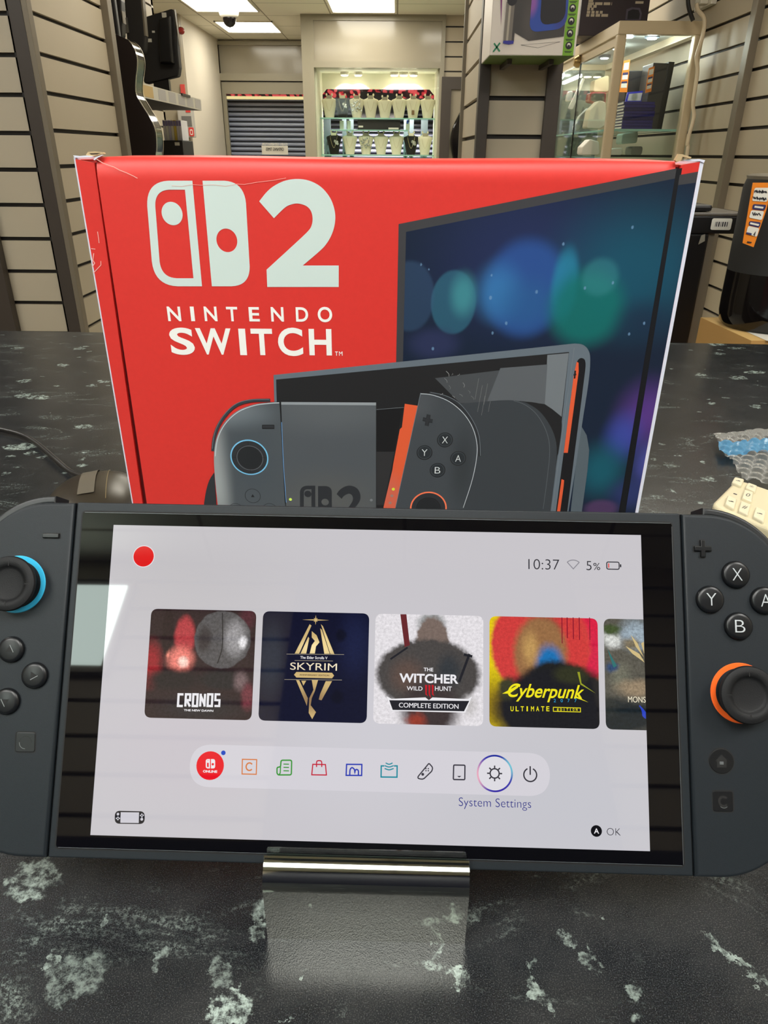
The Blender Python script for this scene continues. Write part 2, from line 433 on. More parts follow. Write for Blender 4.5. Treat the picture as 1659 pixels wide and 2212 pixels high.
# pier on the right with its slatted faces
PX0, PX1 = 0.243, 0.475
slat_wall('wall_right', (PX0 + .02, 2.42), (PX1 - .02, 2.42), (0, -1), FLOOR, CEIL, .374)
slat_wall('wall_right', (PX0, 2.43), (PX0, 2.95), (-1, 0), FLOOR, CEIL, .374)
upright(PX0 - .004, PX0 + .028, 2.405, 2.45, M_POST); upright(PX1 - .04, PX1 + .002, 2.405, 2.45, M_POST)
b = MB(M_GREIGE); b.box(PX0 + .05, PX1, 2.47, 2.95, FLOOR, CEIL); struct(b, 'wall_right')
upright(PX0 - .012, PX0 + .05, 2.95, 2.97, M_ALU)

# ------------------------------------------------------------------ far end of the shop
YD = 9.35      # door wall
YJ = 7.7       # jewellery window front
# white side wall and grey pillar on the left
XW = at(480, 200, YD)[0]
b = MB(M_WALL); b.box(XW - .05, XW, 7.8, YD, FLOOR, CEIL); struct(b, 'wall_left')
xa = at(360, 200, 7.8)[0]
b = MB(M_GREIGE); b.box(-2.6, XW + .002, 7.72, 7.8, FLOOR, CEIL); struct(b, 'wall_left')
b = MB(M_GREIGE); b.box(-2.6, -1.62, 5.66, 5.7, FLOOR, CEIL); struct(b, 'wall_left')
b = MB(M_GREIGE); b.box(-2.6, -2.55, 5.7, 7.8, FLOOR, CEIL); struct(b, 'wall_left')
# wall above and around the door
fr = depth_frame(YD)
Q = lambda x, y: fr.px(x, y)
z_door = zoomer(360, 0, 4.88)
dl, dr = Q(458, 200)[0], Q(661, 200)[0] + .25
b = MB(M_WALL); zt = Q(560, 90)[1]
b.prism(fr, [(XW, zt), (dr, zt), (dr, CEIL), (XW, CEIL)], 0, -.06); struct(b, 'wall_back')
b = MB(M_FRAME)
zb = FLOOR
x0 = Q(*z_door(485, 500))[0]; x1 = Q(*z_door(525, 500))[0]; xi = Q(*z_door(555, 860))[0]
zp1, zp0 = Q(*z_door(900, 480))[1], Q(*z_door(900, 778))[1]
zd1 = Q(*z_door(900, 855))[1]
b.prism(fr, [(XW, zb), (x1, zb), (x1, zt), (XW, zt)], .05, -.05)
b.prism(fr, [(x1, zp1), (dr, zp1), (dr, zt), (x1, zt)], .05, -.05)
b.prism(fr, [(x1, zd1), (dr, zd1), (dr, zp0), (x1, zp0)], .05, -.05)
struct(b, 'trim_2')
b = MB(mat('fascia_board', (158, 150, 132), 0.16)); b.prism(fr, [(x1, zp0), (dr, zp0), (dr, zp1), (x1, zp1)], .0, -.02); struct(b, 'wall_back')
# glazed shop door
door = thing('door_1', (x1, YD, FLOOR), None, None); door['kind'] = 'structure'
gx0, gz1 = Q(*z_door(638, 1100))[0], Q(*z_door(900, 992))[1]
b = MB(M_FRAME)
b.prism(fr, [(x1 + .01, zb), (gx0, zb), (gx0, zd1 - .01), (x1 + .01, zd1 - .01)], .02, -.03)
b.prism(fr, [(gx0, gz1), (dr, gz1), (dr, zd1 - .01), (gx0, zd1 - .01)], .02, -.03)
b.build('door_frame', door)
b = MB(M_PANE); b.prism(fr, [(gx0, zb), (dr, zb), (dr, gz1), (gx0, gz1)], -.005, -.012); b.build('glass', door)
# patterned strip along the top of the glass
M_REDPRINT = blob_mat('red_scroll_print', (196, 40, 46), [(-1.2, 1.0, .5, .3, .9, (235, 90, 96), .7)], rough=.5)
def damask(m, scale):
    nt = m.node_tree; b = nt.nodes['Principled BSDF']
    tc = nt.nodes.new('ShaderNodeTexCoord'); w = nt.nodes.new('ShaderNodeTexVoronoi'); w.feature = 'SMOOTH_F1'; w.inputs['Scale'].default_value = scale
    r = nt.nodes.new('ShaderNodeValToRGB'); e = r.color_ramp.elements
    e[0].position = .32; e[0].color = (*lin((240, 92, 100)), 1); e[1].position = .46; e[1].color = (*lin((52, 16, 26)), 1)
    x = r.color_ramp.elements.new(.40); x.color = (*lin((210, 48, 60)), 1)
    nt.links.new(tc.outputs['Object'], w.inputs['Vector']); nt.links.new(w.outputs['Distance'], r.inputs[0]); nt.links.new(r.outputs[0], b.inputs['Base Color'])
    nt.links.new(r.outputs[0], b.inputs['Emission Color']); b.inputs['Emission Strength'].default_value = 0.5   # emission stands for daylight behind the printed film
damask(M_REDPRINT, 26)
fo = depth_frame(9.363); QO = lambda x, y: fo.px(x, y)
b = MB(M_REDPRINT, glow('yellow_banner_glow', (1.0, .80, .38), .95))  # yellow edge glows in place of daylight coming through the strip
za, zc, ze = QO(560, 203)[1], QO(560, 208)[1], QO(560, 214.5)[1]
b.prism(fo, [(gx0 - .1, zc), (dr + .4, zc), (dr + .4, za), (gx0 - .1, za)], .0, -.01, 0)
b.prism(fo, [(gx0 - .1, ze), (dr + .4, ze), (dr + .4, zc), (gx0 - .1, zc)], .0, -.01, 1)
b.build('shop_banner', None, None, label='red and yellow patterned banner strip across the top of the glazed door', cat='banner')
# roller shutter outside
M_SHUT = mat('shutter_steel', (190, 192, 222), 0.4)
M_SHUTGAP = mat('shutter_gap', (26, 26, 38), 0.6)
def shutter(x0, x1, z0, z1, Y, pitch, label, m=None):
    b = MB(m or M_SHUT, M_SHUTGAP)
    n = int((z1 - z0) / pitch)
    for i in range(n):
        za = z0 + i * pitch
        prof = [(0, 0), (-.014, .10), (-.024, .3), (-.022, .5), (-.008, .62), (.006, .7)]
        vs_ = []
        for (dy, t) in prof: vs_ += [(x0, Y + dy * 1.0, za + t * pitch), (x1, Y + dy, za + t * pitch)]
        b.raw(vs_, [[2 * k, 2 * k + 1, 2 * k + 3, 2 * k + 2] for k in range(len(prof) - 1)])
    b.box(x0, x1, Y + .004, Y + .02, z0, z1, 1)
    return b.build('roller_shutter', None, None, label=label, cat='shutter')
shutter(dl - .2, dr + .3, FLOOR, QO(560, 203)[1] + .25, 9.6, .052, 'dark blue steel roller shutter closed behind the glazed door')
# mirrored opening-times notice stuck on the door glass
nx0, nz1 = Q(*z_door(1000, 1535)); nx1, nz0 = Q(*z_door(1280, 1600))
b = MB(M_PAPER, M_INK)
b.rect(fr, nx0, nz0 - .03, nx1, nz1, .001, 0)
b.text(fr, 'OPENING TIMES', nx1 - .05, nz1 - .02, nx0 + .05, nz0 + .01, .002, 1, .02)
tx0, tz1 = Q(*z_door(1003, 1505)); tx1, tz0 = Q(*z_door(1275, 1533))
b.text(fr, 'CASH GENERATOR', tx1, tz1, tx0, tz0, .002, M_PAPER, .03)
b.build('opening_times_notice', None, None, label='white opening times notice read in mirror writing on the door glass', cat='notice')
# ------------------------------------------------------------------ jewellery window
zj = zoomer(640, 0, 3.95); zk = zoomer(680, 130, 5.925)
fj = depth_frame(YJ); J = lambda x, y: fj.px(x, y)
jx0, jx1 = J(*zj(55, 700))[0], J(*zj(1262, 600))[0]
wx0, wx1 = J(*zj(160, 900))[0], J(*zj(1222, 700))[0]
wz1 = J(*zj(700, 578))[1]; jz1 = J(*zj(700, 120))[1]
pz0, pz1 = J(*zj(700, 522))[1], J(*zj(700, 175))[1]; px0_, px1_ = J(*zj(148, 350))[0], J(*zj(1240, 350))[0]
b = MB(M_FRAME)
b.prism(fj, [(jx0, FLOOR), (wx0, FLOOR), (wx0, wz1), (jx0, wz1)], 0, -.08)
b.prism(fj, [(wx1, FLOOR), (jx1, FLOOR), (jx1, wz1), (wx1, wz1)], 0, -.08)
b.prism(fj, [(jx0, wz1), (jx1, wz1), (jx1, pz0), (jx0, pz0)], 0, -.08)
b.prism(fj, [(jx0, pz0), (px0_, pz0), (px0_, pz1), (jx0, pz1)], 0, -.08)
b.prism(fj, [(px1_, pz0), (jx1, pz0), (jx1, pz1), (px1_, pz1)], 0, -.08)
b.prism(fj, [(jx0, pz1), (jx1, pz1), (jx1, CEIL), (jx0, CEIL)], 0, -.08)
b.prism(fj, [(px0_, pz0), (px1_, pz0), (px1_, pz1), (px0_, pz1)], -.02, -.06, mat('fascia_panel', (160, 152, 134), 0.14))
b.box(jx0 - .002, jx0 + .03, YJ + .05, YD + .1, FLOOR, CEIL)
struct(b, 'window_1')
# cream lining with an eight-sided opening
YB = 8.35
fb = depth_frame(YB); B = lambda x, y: fb.px(x, y)
b = MB(M_CREAM)
oct_ = [B(*zk(60, 1300)), B(*zk(60, 480)), B(*zk(150, 368)), B(*zk(1470, 375)), B(*zk(1555, 480)), B(*zk(1555, 1300))]
zlow = FLOOR + .4
oct_[0] = (oct_[0][0], zlow); oct_[-1] = (oct_[-1][0], zlow)
ztop = wz1 + .06
outer = [(wx0 - .1, zlow), (wx0 - .1, ztop), (wx1 + .1, ztop), (wx1 + .1, zlow)]
b.poly(fb, outer + oct_[::-1][0:0] , 0, 0) if False else None
# the board as strips round the opening
b.prism(fb, [(wx0 - .1, zlow), oct_[0], oct_[1], (wx0 - .1, oct_[1][1])], 0, -.02)
b.prism(fb, [oct_[5], (wx1 + .1, zlow), (wx1 + .1, oct_[4][1]), oct_[4]], 0, -.02)
b.prism(fb, [(wx0 - .1, oct_[1][1]), oct_[1], oct_[2], oct_[3], oct_[4], (wx1 + .1, oct_[4][1]), (wx1 + .1, ztop), (wx0 - .1, ztop)], 0, -.02)
b.box(wx0 - .02, wx0 + .015, YJ + .08, YB, zlow, ztop); b.box(wx1 - .015, wx1 + .02, YJ + .08, YB, zlow, ztop)
b.box(wx0, wx1, YJ + .08, YB, wz1 + .01, wz1 + .03); b.box(wx0, wx1, YJ + .08, 9.0, zlow - .03, zlow)
struct(b, 'wall_back')
b = MB(M_PANE); b.prism(fj, [(wx0, zlow), (wx1, zlow), (wx1, wz1), (wx0, wz1)], -.05, -.058); struct(b, 'window_1')
# red patterned banner and shutter seen behind the busts
fs = depth_frame(8.75); S = lambda x, y: fs.px(x, y)
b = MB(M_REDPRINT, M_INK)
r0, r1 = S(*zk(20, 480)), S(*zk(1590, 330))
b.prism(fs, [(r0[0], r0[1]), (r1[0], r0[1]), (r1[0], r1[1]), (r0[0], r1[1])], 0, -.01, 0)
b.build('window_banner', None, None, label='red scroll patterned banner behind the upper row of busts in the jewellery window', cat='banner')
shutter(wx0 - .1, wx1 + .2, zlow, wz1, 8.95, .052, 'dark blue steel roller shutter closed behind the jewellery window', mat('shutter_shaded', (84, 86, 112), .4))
# dark board behind the middle of the upper shelf
b = MB(mat('dark_poster', (38, 30, 40), .5)); q0, q1 = S(*zk(585, 740)), S(*zk(1130, 405))
b.prism(fs, [(q0[0], q0[1]), (q1[0], q0[1]), (q1[0], q1[1] - .02), (q0[0], q1[1])], .03, .02)
b.build('poster', None, None, label='dark poster board standing behind the upper shelf of necklace busts', cat='poster')
# glass shelves on slotted uprights
M_GLASSEDGE = mat('glass_shelf_edge', (150, 196, 184), 0.1)
M_SHELFGLASS = pane('shelf_glass', (0.8, 0.95, 0.9), 0.12)
rack = thing('glass_shelf_unit', ((wx0 + wx1) / 2, 8.2, zlow), 'glass shelves on slotted steel uprights inside the jewellery window', 'shelf unit')
YS = 8.0
fS = depth_frame(YS); K = lambda x, y: fS.px(*zk(x, y))
sh_top, sh_mid, sh_low = K(800, 738)[1], K(800, 890)[1], K(800, 1195)[1] - .01
for zz, (xa, xb) in ((sh_top, (70, 1540)), (sh_mid, (210, 1200)), (sh_low, (70, 1540))):
    b = MB(M_SHELFGLASS, M_GLASSEDGE); a0, a1 = K(xa, 700)[0], K(xb, 700)[0]
    b.box(a0, a1, YS, YS + .26, zz - .012, zz, 0); b.box(a0, a1, YS - .003, YS, zz - .012, zz, 1); b.build('glass_shelf', rack)
M_STEEL = mat('slotted_steel', (96, 106, 118), 0.5, metal=0.2)
for xc in (130, 355, 450, 1170, 1245, 1415):
    b = MB(M_STEEL, M_INK); a = K(xc, 900)[0]; w = .022 if xc in (355, 450, 1170, 1245) else .035
    b.box(a - w, a + w, YS + .28, YS + .30, zlow, sh_top + .01)
    for k in range(int((sh_top - zlow - .2) / .1)): b.box(a - .006, a + .006, YS + .275, YS + .281, zlow + .1 + k * .1, zlow + .14 + k * .1, 1)
    b.build('slotted_upright', rack)
# busts
M_BUSTW = mat('cream_velvet', (240, 232, 206), 0.7); M_BUSTB = mat('black_velvet', (26, 22, 20), 0.6)
M_GOLD = mat('gold', (206, 190, 150), 0.3, metal=0.9); M_PILLOW = mat('grey_card', (168, 160, 140), 0.6)
M_SILVER = mat('silver_beads', (214, 212, 204), 0.2, metal=0.7)
def bust(kind, label, group, H=.205):
    """display bust of height H standing at the origin, half-round torso tapering downwards"""
    t = thing('necklace_bust', (0, 0, 0), label, 'display bust', group)
    m = {'w': M_BUSTW, 'b': M_BUSTB, 's': M_BUSTW}[kind]
    b = MB(m); n = 20
    prof = [(.045, 0), (.050, .03), (.062, .12), (.076, .19), (.083, .215), (.076, .235), (.046, .248), (.031, .262), (.030, .285)]
    F0 = Frame((0, 0, 0), (1, 0, 0), (0, 1, 0), (0, 0, 1), 1.0)
    b.lathe(F0, (0, 0), [(r * .94, h * H / .30) for r, h in prof], 0, 24, 1.0, .55)
    b.build('torso', t, 40)
    b = MB(M_PILLOW if kind != 'b' else M_BUSTW); b.box(-.027, .027, -.034, -.018, .245 * H / .3, .283 * H / .3, bev=.004); b.build('neck_band', t)
    for sx in (-1, 1):
        b = MB(m if kind != 'b' else M_BUSTW); b.lathe(Frame((sx * .027, 0, .28 * H / .3), (1, 0, 0), (0, 1, 0), (0, 0, 1), 1.0), (0, 0), [(.006, 0), (.009, .012), (.004, .022)], 0, 10)
        b.build('ear_post', t, 40)
    k = H / .30
    pts = [(-.036, -.03, .243 * k), (-.03, -.042, .19 * k), (-.015, -.044, .12 * k), (0, -.042, .085 * k), (.015, -.044, .12 * k), (.03, -.042, .19 * k), (.036, -.03, .243 * k)]
    b = MB(M_GOLD if kind != 's' else M_SILVER); b.tube(pts, .0011 if kind == 'w' else .0022, 0, 6, 4)
    if kind == 's':
        for i in range(26):
            a = random.uniform(-1, 1); b.lathe(Frame((a * .05, -.047, random.uniform(.08, .22) * k), (1, 0, 0), (0, 0, 1), (0, -1, 0), 1.0), (0, 0), [(.006, -.004), (.008, 0), (.004, .004)], 0, 8)
    if kind == 'b':
        for i in range(5): b.lathe(Frame((.02 + random.uniform(-.01, .035), -.05, random.uniform(.13, .22) * k), (1, 0, 0), (0, 0, 1), (0, -1, 0), 1.0), (0, 0), [(.008, -.004), (.012, 0), (.006, .006)], M_SILVER, 10)
    b.build('necklace', t, 40)
    return t
GU, GL = 'necklace busts on the upper glass shelf', 'necklace busts on the lower glass shelf'
proto = {}
upper = [(175, 'w', 'cream necklace bust at the left end of the upper shelf in the jewellery window'),
         (345, 'b', 'black necklace bust with shiny pendants, second from left on the upper window shelf'),
         (530, 's', 'bust hung with silver beads, third from left on the upper window shelf'),
         (710, 'w', 'cream bust just right of the silver beaded one on the upper window shelf'),
         (895, 'w', 'shorter cream bust, fifth from left on the upper window shelf'),
         (1080, 'w', 'cream bust, third from right on the upper window shelf'),
         (1260, 'w', 'cream bust with a brown pendant, second from right on the upper window shelf'),
         (1450, 'w', 'cream necklace bust at the right end of the upper shelf in the jewellery window')]
lower = [(235, 'b', 'black necklace bust at the left end of the lower shelf in the jewellery window'),
         (440, 'w', 'cream bust between the black one and the silver beaded one on the lower shelf'),
         (650, 's', 'bust hung with silver beads on the lower window shelf'),
         (845, 'w', 'cream bust just right of the silver beaded one on the lower window shelf'),
         (1045, 'w', 'cream bust just left of the right-hand black bust on the lower window shelf'),
         (1235, 'b', 'black necklace bust with silver pieces, second from right on the lower window shelf'),
         (1415, 'w', 'cream necklace bust at the right end of the lower shelf in the jewellery window')]
for row, zz, grp in ((upper, sh_top, GU), (lower, sh_low, GL)):
    for xc, kind, lab in row:
        if kind not in proto: o = proto[kind] = bust(kind, lab, grp)
        else: o = copy_tree(proto[kind])
        ysh = 740 if zz == sh_top else 1195
        o.location = (K(xc, ysh - 150)[0], YS + .12, zz + .001); o['label'] = lab; o['group'] = grp
        if xc == 895: o.scale = (1, 1, .94)
        if xc == 1260:
            b = MB(mat('brown_pendant', (130, 96, 60), .4)); b.box(-.014, .014, -.055, -.045, .03, .07, bev=.004)
            p = b.build('pendant', proto['w']); p.parent = o
# black box on the middle shelf, white cards beside it
b = MB(M_BLACKMATT, M_PAPER); a0, a1 = K(545, 800), K(1095, 800); zt_ = K(800, 755)[1]
b.box(a0[0], a1[0], YS + .03, YS + .2, sh_mid + .001, zt_ - .004, 0, .004)
b.box(K(552, 0)[0], K(612, 0)[0], YS + .027, YS + .0305, sh_mid + .02, sh_mid + .035, 1); b.box(K(950, 0)[0], K(1085, 0)[0], YS + .027, YS + .0305, sh_mid + .005, sh_mid + .02, 1)
b.build('storage_box', None, None, label='long black box lying on the middle glass shelf of the jewellery window', cat='box')
for xa, xb, lab in ((285, 340, 'narrow pale card standing left of the black box in the jewellery window'), (385, 435, 'pale card between two slotted uprights in the jewellery window')):
    b = MB(M_PAPER); b.box(K(xa, 0)[0], K(xb, 0)[0], YS + .2, YS + .21, sh_mid + .001, sh_top - .02); b.build('price_card', None, None, label=lab, cat='card', group='cards on the middle window shelf')
b = MB(M_PAPER, mat('blue_print', (60, 84, 190), .5)); b.box(K(1185, 0)[0], K(1235, 0)[0], YS + .16, YS + .165, sh_mid + .001, sh_top - .03); b.box(K(1192, 0)[0], K(1218, 0)[0], YS + .157, YS + .16, sh_mid + .06, sh_mid + .09, 1)
b.build('price_card', None, None, label='white card with a blue patch right of the black box in the jewellery window', cat='card', group='cards on the middle window shelf')
# spot lamps under the window head
M_SPOTGLOW = glow('spot_lens', (1.0, .9, .68), 30)
for xc, yc, lab in ((380, 145, 'leftmost glowing spot lamp under the head of the jewellery window'), (555, 150, 'second glowing spot lamp from left under the jewellery window head'), (1018, 152, 'third spot lamp from left under the jewellery window head'), (1140, 152, 'second spot lamp from right under the jewellery window head'), (1265, 150, 'rightmost glowing spot lamp under the head of the jewellery window')):
    ysp = YB - .14
    a = depth_frame(ysp).px(*zk(xc, yc)); zsp = wz1 + .01
    t = thing('spot_lamp', (a[0], ysp, zsp - .03), lab, 'lamp', 'spot lamps in the jewellery window')
    F0 = Frame((a[0], ysp, zsp - .03), (1, 0, 0), (0, 1, 0), (0, 0, 1), 1.0)
    b = MB(M_WHITE); b.lathe(F0, (0, 0), [(.040, .004), (.044, .012), (.040, .03)], 0, 20); b.build('housing', t, 40)
    b = MB(M_SPOTGLOW); b.lathe(F0, (0, 0), [(.030, -.004), (.034, .0035)], 0, 20); b.build('lens', t)
    ld = bpy.data.lights.new('window_spot', 'SPOT'); ld.energy = 26 * SPOT; ld.color = (1, .93, .78); ld.spot_size = math.radians(84); ld.spot_blend = .7; ld.shadow_soft_size = .02
    lo = bpy.data.objects.new('window_spot', ld); COL.objects.link(lo); lo.location = (a[0], ysp, zsp - .045)
    lo.rotation_euler = (math.radians(30), 0, 0)
# slatted strip, dark frame and black case to the right of the window
slat_wall('wall_back', (jx1, YJ + .02), (jx1 + .8, YJ + .02), (0, -1), FLOOR, CEIL, J(*zj(1360, 355))[1], .012, .115)
b = MB(M_POST, M_GREIGE); d0 = J(*zj(1243, 658)); d1x = jx1 + .7; w = .09
b.prism(fj, [(d0[0], FLOOR), (d0[0] + w, FLOOR), (d0[0] + w, d0[1]), (d0[0], d0[1])], .04, .0)
b.prism(fj, [(d0[0] + w, d0[1] - .1), (d1x, d0[1] - .1), (d1x, d0[1]), (d0[0] + w, d0[1])], .04, .0)
b.prism(fj, [(d0[0] + w, FLOOR), (d1x, FLOOR), (d1x, d0[1] - .1), (d0[0] + w, d0[1] - .1)], .015, 0, 1)
struct(b, 'door_2')
f6 = depth_frame(7.56); b = MB(M_GLOSSBLACK)
pts = smooth_path([f6.px(*zj(x, y)) for x, y in ((1425, 930), (1370, 1010), (1330, 1110), (1318, 1210), (1330, 1320), (1360, 1420), (1440, 1500), (1520, 1420), (1550, 1300), (1550, 1150), (1500, 980))], 5, True)
b.prism(f6, pts, 0, -.125, 0, None, .015)
b.build('instrument_case', None, 40, label='black rounded instrument case half hidden behind the slatted pier', cat='case')

# ------------------------------------------------------------------ ceiling lights and dome camera
def ceiling_light(x0, x1, y0, y1, label, lm=None, grp='ceiling light panels'):
    t = thing('ceiling_light', ((x0 + x1) / 2, (y0 + y1) / 2, CEIL - .02), label, 'ceiling light', grp)
    b = MB(M_WHITE); w = .012
    b.box(x0, x1, y0, y0 + w, CEIL - .012, CEIL); b.box(x0, x1, y1 - w, y1, CEIL - .012, CEIL); b.box(x0, x0 + w, y0, y1, CEIL - .012, CEIL); b.box(x1 - w, x1, y0, y1, CEIL - .012, CEIL)
    b.build('frame', t)
    b = MB(lm or M_LIGHT); b.box(x0 + w, x1 - w, y0 + w, y1 - w, CEIL - .008, CEIL - .002); b.build('diffuser', t)
zc = CEIL - .01
p0, p1 = atZ(717, 27, zc), atZ(855, 27, zc); ceiling_light(p0[0], p1[0], p0[1] - 1.1, p0[1], 'square light panel above the jewellery window')
p0, p1 = atZ(493, 70, zc), atZ(609, 70, zc); q = atZ(540, 47.5, zc); ceiling_light(p0[0], p1[0], q[1], p0[1], 'square light panel behind the dome camera')
p0, p1 = atZ(424, 25, zc), atZ(560, 25, zc); ceiling_light(p0[0], p1[0], p0[1] - 1.3, p0[1], 'square light panel in front of the dome camera')
for (x, y, lab) in ((-.7, 5.5, 'added unseen light panel over the television shelf'), (.55, 6.4, 'light panel in front of the dark framed doorway'), (-.55, 3.0, 'light panel over the middle of the shop'), (.75, 4.6, 'light panel over the glass cabinet'),  # shelf panel: unseen lamp added to lift the dim bay
                    (-.95, -.55, 'light panel above the left end of the counter'), (-.03, -.47, 'light panel above the middle of the counter'), (-1.6, 1.2, 'light panel over the far left of the counter'), (.95, -.1, 'light panel above the right end of the counter'), (.85, 2.05, 'added unseen light panel over the bench behind the counter')):  # bench panel: unseen lamp added to brighten the right wall
    ceiling_light(x - .3, x + .3, y - .3, y + .3, lab, M_LIGHTF if y < 1.5 else None)
pc = atZ(494, 22, zc)
t = thing('dome_camera', (pc[0], pc[1], CEIL - .14), 'white ceiling dome camera with a dark glass bowl', 'security camera')
F0 = Frame((pc[0], pc[1], CEIL), (1, 0, 0), (0, 1, 0), (0, 0, -1), 1.0)
b = MB(M_WHITE); b.lathe(F0, (0, 0), [(.085, 0), (.088, .02), (.08, .05), (.06, .065)], 0, 28); b.build('housing', t, 40)
b = MB(M_GLOSSBLACK); b.lathe(F0, (0, 0), [(.056, .062), (.056, .085), (.048, .11), (.03, .128), (.008, .135)], 0, 28); b.build('dome', t, 40)
# lit poster box on the wall behind the camera: the bright panel mirrored in the screen
M_LB = glow('lit_poster', (.84, 1.0, .92), LIGHTBOX)
t = thing('light_box', (-.985, -1.33, 1.05), 'lit pale poster box on the slatted wall behind the counter, mirrored in the screen', 'light box')
LBX0, LBX1, LBZ0, LBZ1 = -1.25, -.83, .956, 1.226
b = MB(M_ALU); b.box(LBX0 - .02, LBX1 + .02, -1.35, -1.325, LBZ0 - .02, LBZ1 + .02); b.build('housing', t)
b = MB(M_LB); b.box(LBX0, LBX1, -1.326, -1.32, LBZ0, LBZ1); b.build('diffuser', t)
# ------------------------------------------------------------------ left bay: guitar, televisions, shelf, cards
za1 = zoomer(0, 0, 3.6867); zt1 = zoomer(220, 0, 7.9)
YG = 3.42
fg = depth_frame(YG); G = lambda x, y: fg.px(*za1(x, y))
half = [G(*p) for p in ((905, 272), (960, 290), (1020, 322), (1062, 378), (1086, 450), (1088, 530), (1076, 640), (1080, 745), (1130, 840), (1190, 935), (1228, 1020), (1242, 1110), (1238, 1230), (1200, 1340), (1110, 1420), (1000, 1450))]
cxg = G(880, 700)[0]
left = [(2 * (cxg + .02) - p[0], p[1]) for p in half[::-1]]
outl = smooth_path(half + left, 4, True)
gt = thing('guitar', (cxg, YG + .05, half[-1][1]), 'black acoustic guitar with glossy sides hanging past the end of the slatted wall', 'guitar')
b = MB(mat('guitar_back', (28, 20, 20), .35)); b.prism(fg, outl, 0, -.004); b.build('back_plate', gt)
b = MB(M_GLOSSBLACK, M_WHITE)
n = len(outl); k0 = 0
P0 = [fg.pt(p[0], p[1], -.004) for p in outl]; P1 = [fg.pt(p[0], p[1], -.1) for p in outl]
b.raw(P0 + P1, [[i, (i + 1) % n, n + (i + 1) % n, n + i] for i in range(n)], 0)
b.build('side_rim', gt, 60)
b = MB(mat('pale_binding', (214, 204, 176), .3)); oi = inset(outl, -.002)
for d in (-.004, -.1):
    A = [fg.pt(p[0], p[1], d) for p in oi]; Bq = [fg.pt(p[0], p[1], d - .005) for p in oi]
    b.raw(A + Bq, [[i, (i + 1) % n, n + (i + 1) % n, n + i] for i in range(n)], 0)
b.build('binding', gt)
b = MB(M_GLOSSBLACK); b.prism(fg, inset(outl, .001), -.1, -.105); b.build('soundboard', gt)
b = MB(M_BLACK); nz = half[0][1]; b.box(cxg - .005, cxg + .045, YG + .06, YG + .09, nz - .02, nz + .5, bev=.006); b.build('neck', gt)
# shelf
ZS = at(*za1(1147, 675), 3.6)[2]; XS = at(*za1(1147, 675), 3.6)[0]
ye = 4.62
sh = thing('wall_shelf', (XS - .22, 4.1, ZS - .03), 'grey shelf with a paper price strip along its edge, below the televisions', 'shelf')
b = MB(M_BLACKMATT); b.box(-1.615, XS - .004, 3.55, ye, ZS - .05, ZS - .004); b.build('shelf_board', sh)
b = MB(M_PAPER, M_ORANGE, mat('blue_grey_label', (200, 196, 194), .5)); b.box(XS - .004, XS, 3.55, ye, ZS - .05, ZS + .004, 0)
b.box(XS, XS + .001, 3.57, 3.72, ZS - .045, ZS, mat('tan_label', (216, 184, 122), .5))
for i in range(5): b.box(XS, XS + .001, 3.8 + i * .17, 3.92 + i * .17, ZS - .045, ZS, 2)
b.build('price_strip', sh)
# televisions seen from the back
def slab(name, zf, pts, Y, th, m, label, cat, extra=None, group=None, rnd=.006):
    f = depth_frame(Y); pp = [f.px(*zf(x, y)) for x, y in pts]
    cx = sum(p[0] for p in pp) / len(pp); z0 = min(p[1] for p in pp)
    t = thing(name, (cx, Y + th / 2, z0), label, cat, group)
    b = MB(m); b.prism(f, round_poly(pp, .015), 0, -th, 0, None, rnd); b.build('back_cover', t, 40)
    if extra: extra(t, f)
    return t
def tv_a(t, f):
    Z = lambda x, y: f.px(*zt1(x, y))
    b = MB(M_BLACK); b.prism(f, [Z(1010, 350), Z(1200, 300), Z(1250, 1090), Z(1040, 1090)], .05, 0, rnd=.01); b.build('electronics_box', t, 40)
    b = MB(M_PAPER); b.rect(f, *Z(1030, 300), *Z(1100, 215), .002); b.rect(f, *Z(765, 720), *Z(850, 660), .002); b.rect(f, *Z(860, 560), *Z(905, 525), .002); b.build('sticker', t)
    b = MB(M_ALU); b.prism(f, [Z(1218, 150), Z(1232, 150), Z(1322, 790), Z(1310, 790)], -.005, -.03); b.build('bezel_edge', t)
    zb0 = min(p[1] for p in (Z(1300, 1300), Z(710, 1440))); xm = Z(1000, 1400)[0]; b = MB(M_BLACK); b.box(xm - .12, xm + .12, 4.2, 4.36, ZS - .003, ZS + .008); b.box(xm - .04, xm + .04, 4.26, 4.29, ZS + .006, zb0 + .04); b.build('foot', t)
slab('television', zt1, [(700, 300), (1225, 135), (1320, 1150), (1300, 1300), (710, 1440)], 4.25, .05, M_BLACKMATT, 'television standing on the wall shelf with its black back and sticker showing', 'television', tv_a)
def tv_b(t, f):
    Z = lambda x, y: f.px(*zt1(x, y))
    b = MB(M_ALU); b.prism(f, [Z(665, -60), (Z(690, -60)), Z(750, 610), Z(725, 610)], .0, -.04); b.build('bezel_edge', t)
    b = MB(mat('grey_plate', (96, 92, 86), .4)); b.prism(f, [Z(385, 320), Z(440, 300), Z(470, 560), Z(400, 580)], .01, 0); b.build('mount_plate', t)
slab('television', zt1, [(380, -60), (670, -60), (735, 620), (720, 900), (440, 900)], 4.0, .05, M_BLACKMATT, 'television hung high on the wall with a bright silver edge', 'television', tv_b)
def tv_c(t, f):
    Z = lambda x, y: f.px(*zt1(x, y))
    b = MB(M_ALU); b.prism(f, [Z(335, 185), Z(350, 185), Z(378, 400), Z(365, 400)], .005, -.03); b.build('bezel_edge', t)
slab('television', zt1, [(110, -60), (325, -60), (345, 640), (150, 640)], 3.75, .05, M_BLACK, 'narrow looking black television nearest the slatted wall, behind the orange tag', 'television', tv_c)
f = depth_frame(3.7); Z = lambda x, y: f.px(*zt1(x, y))
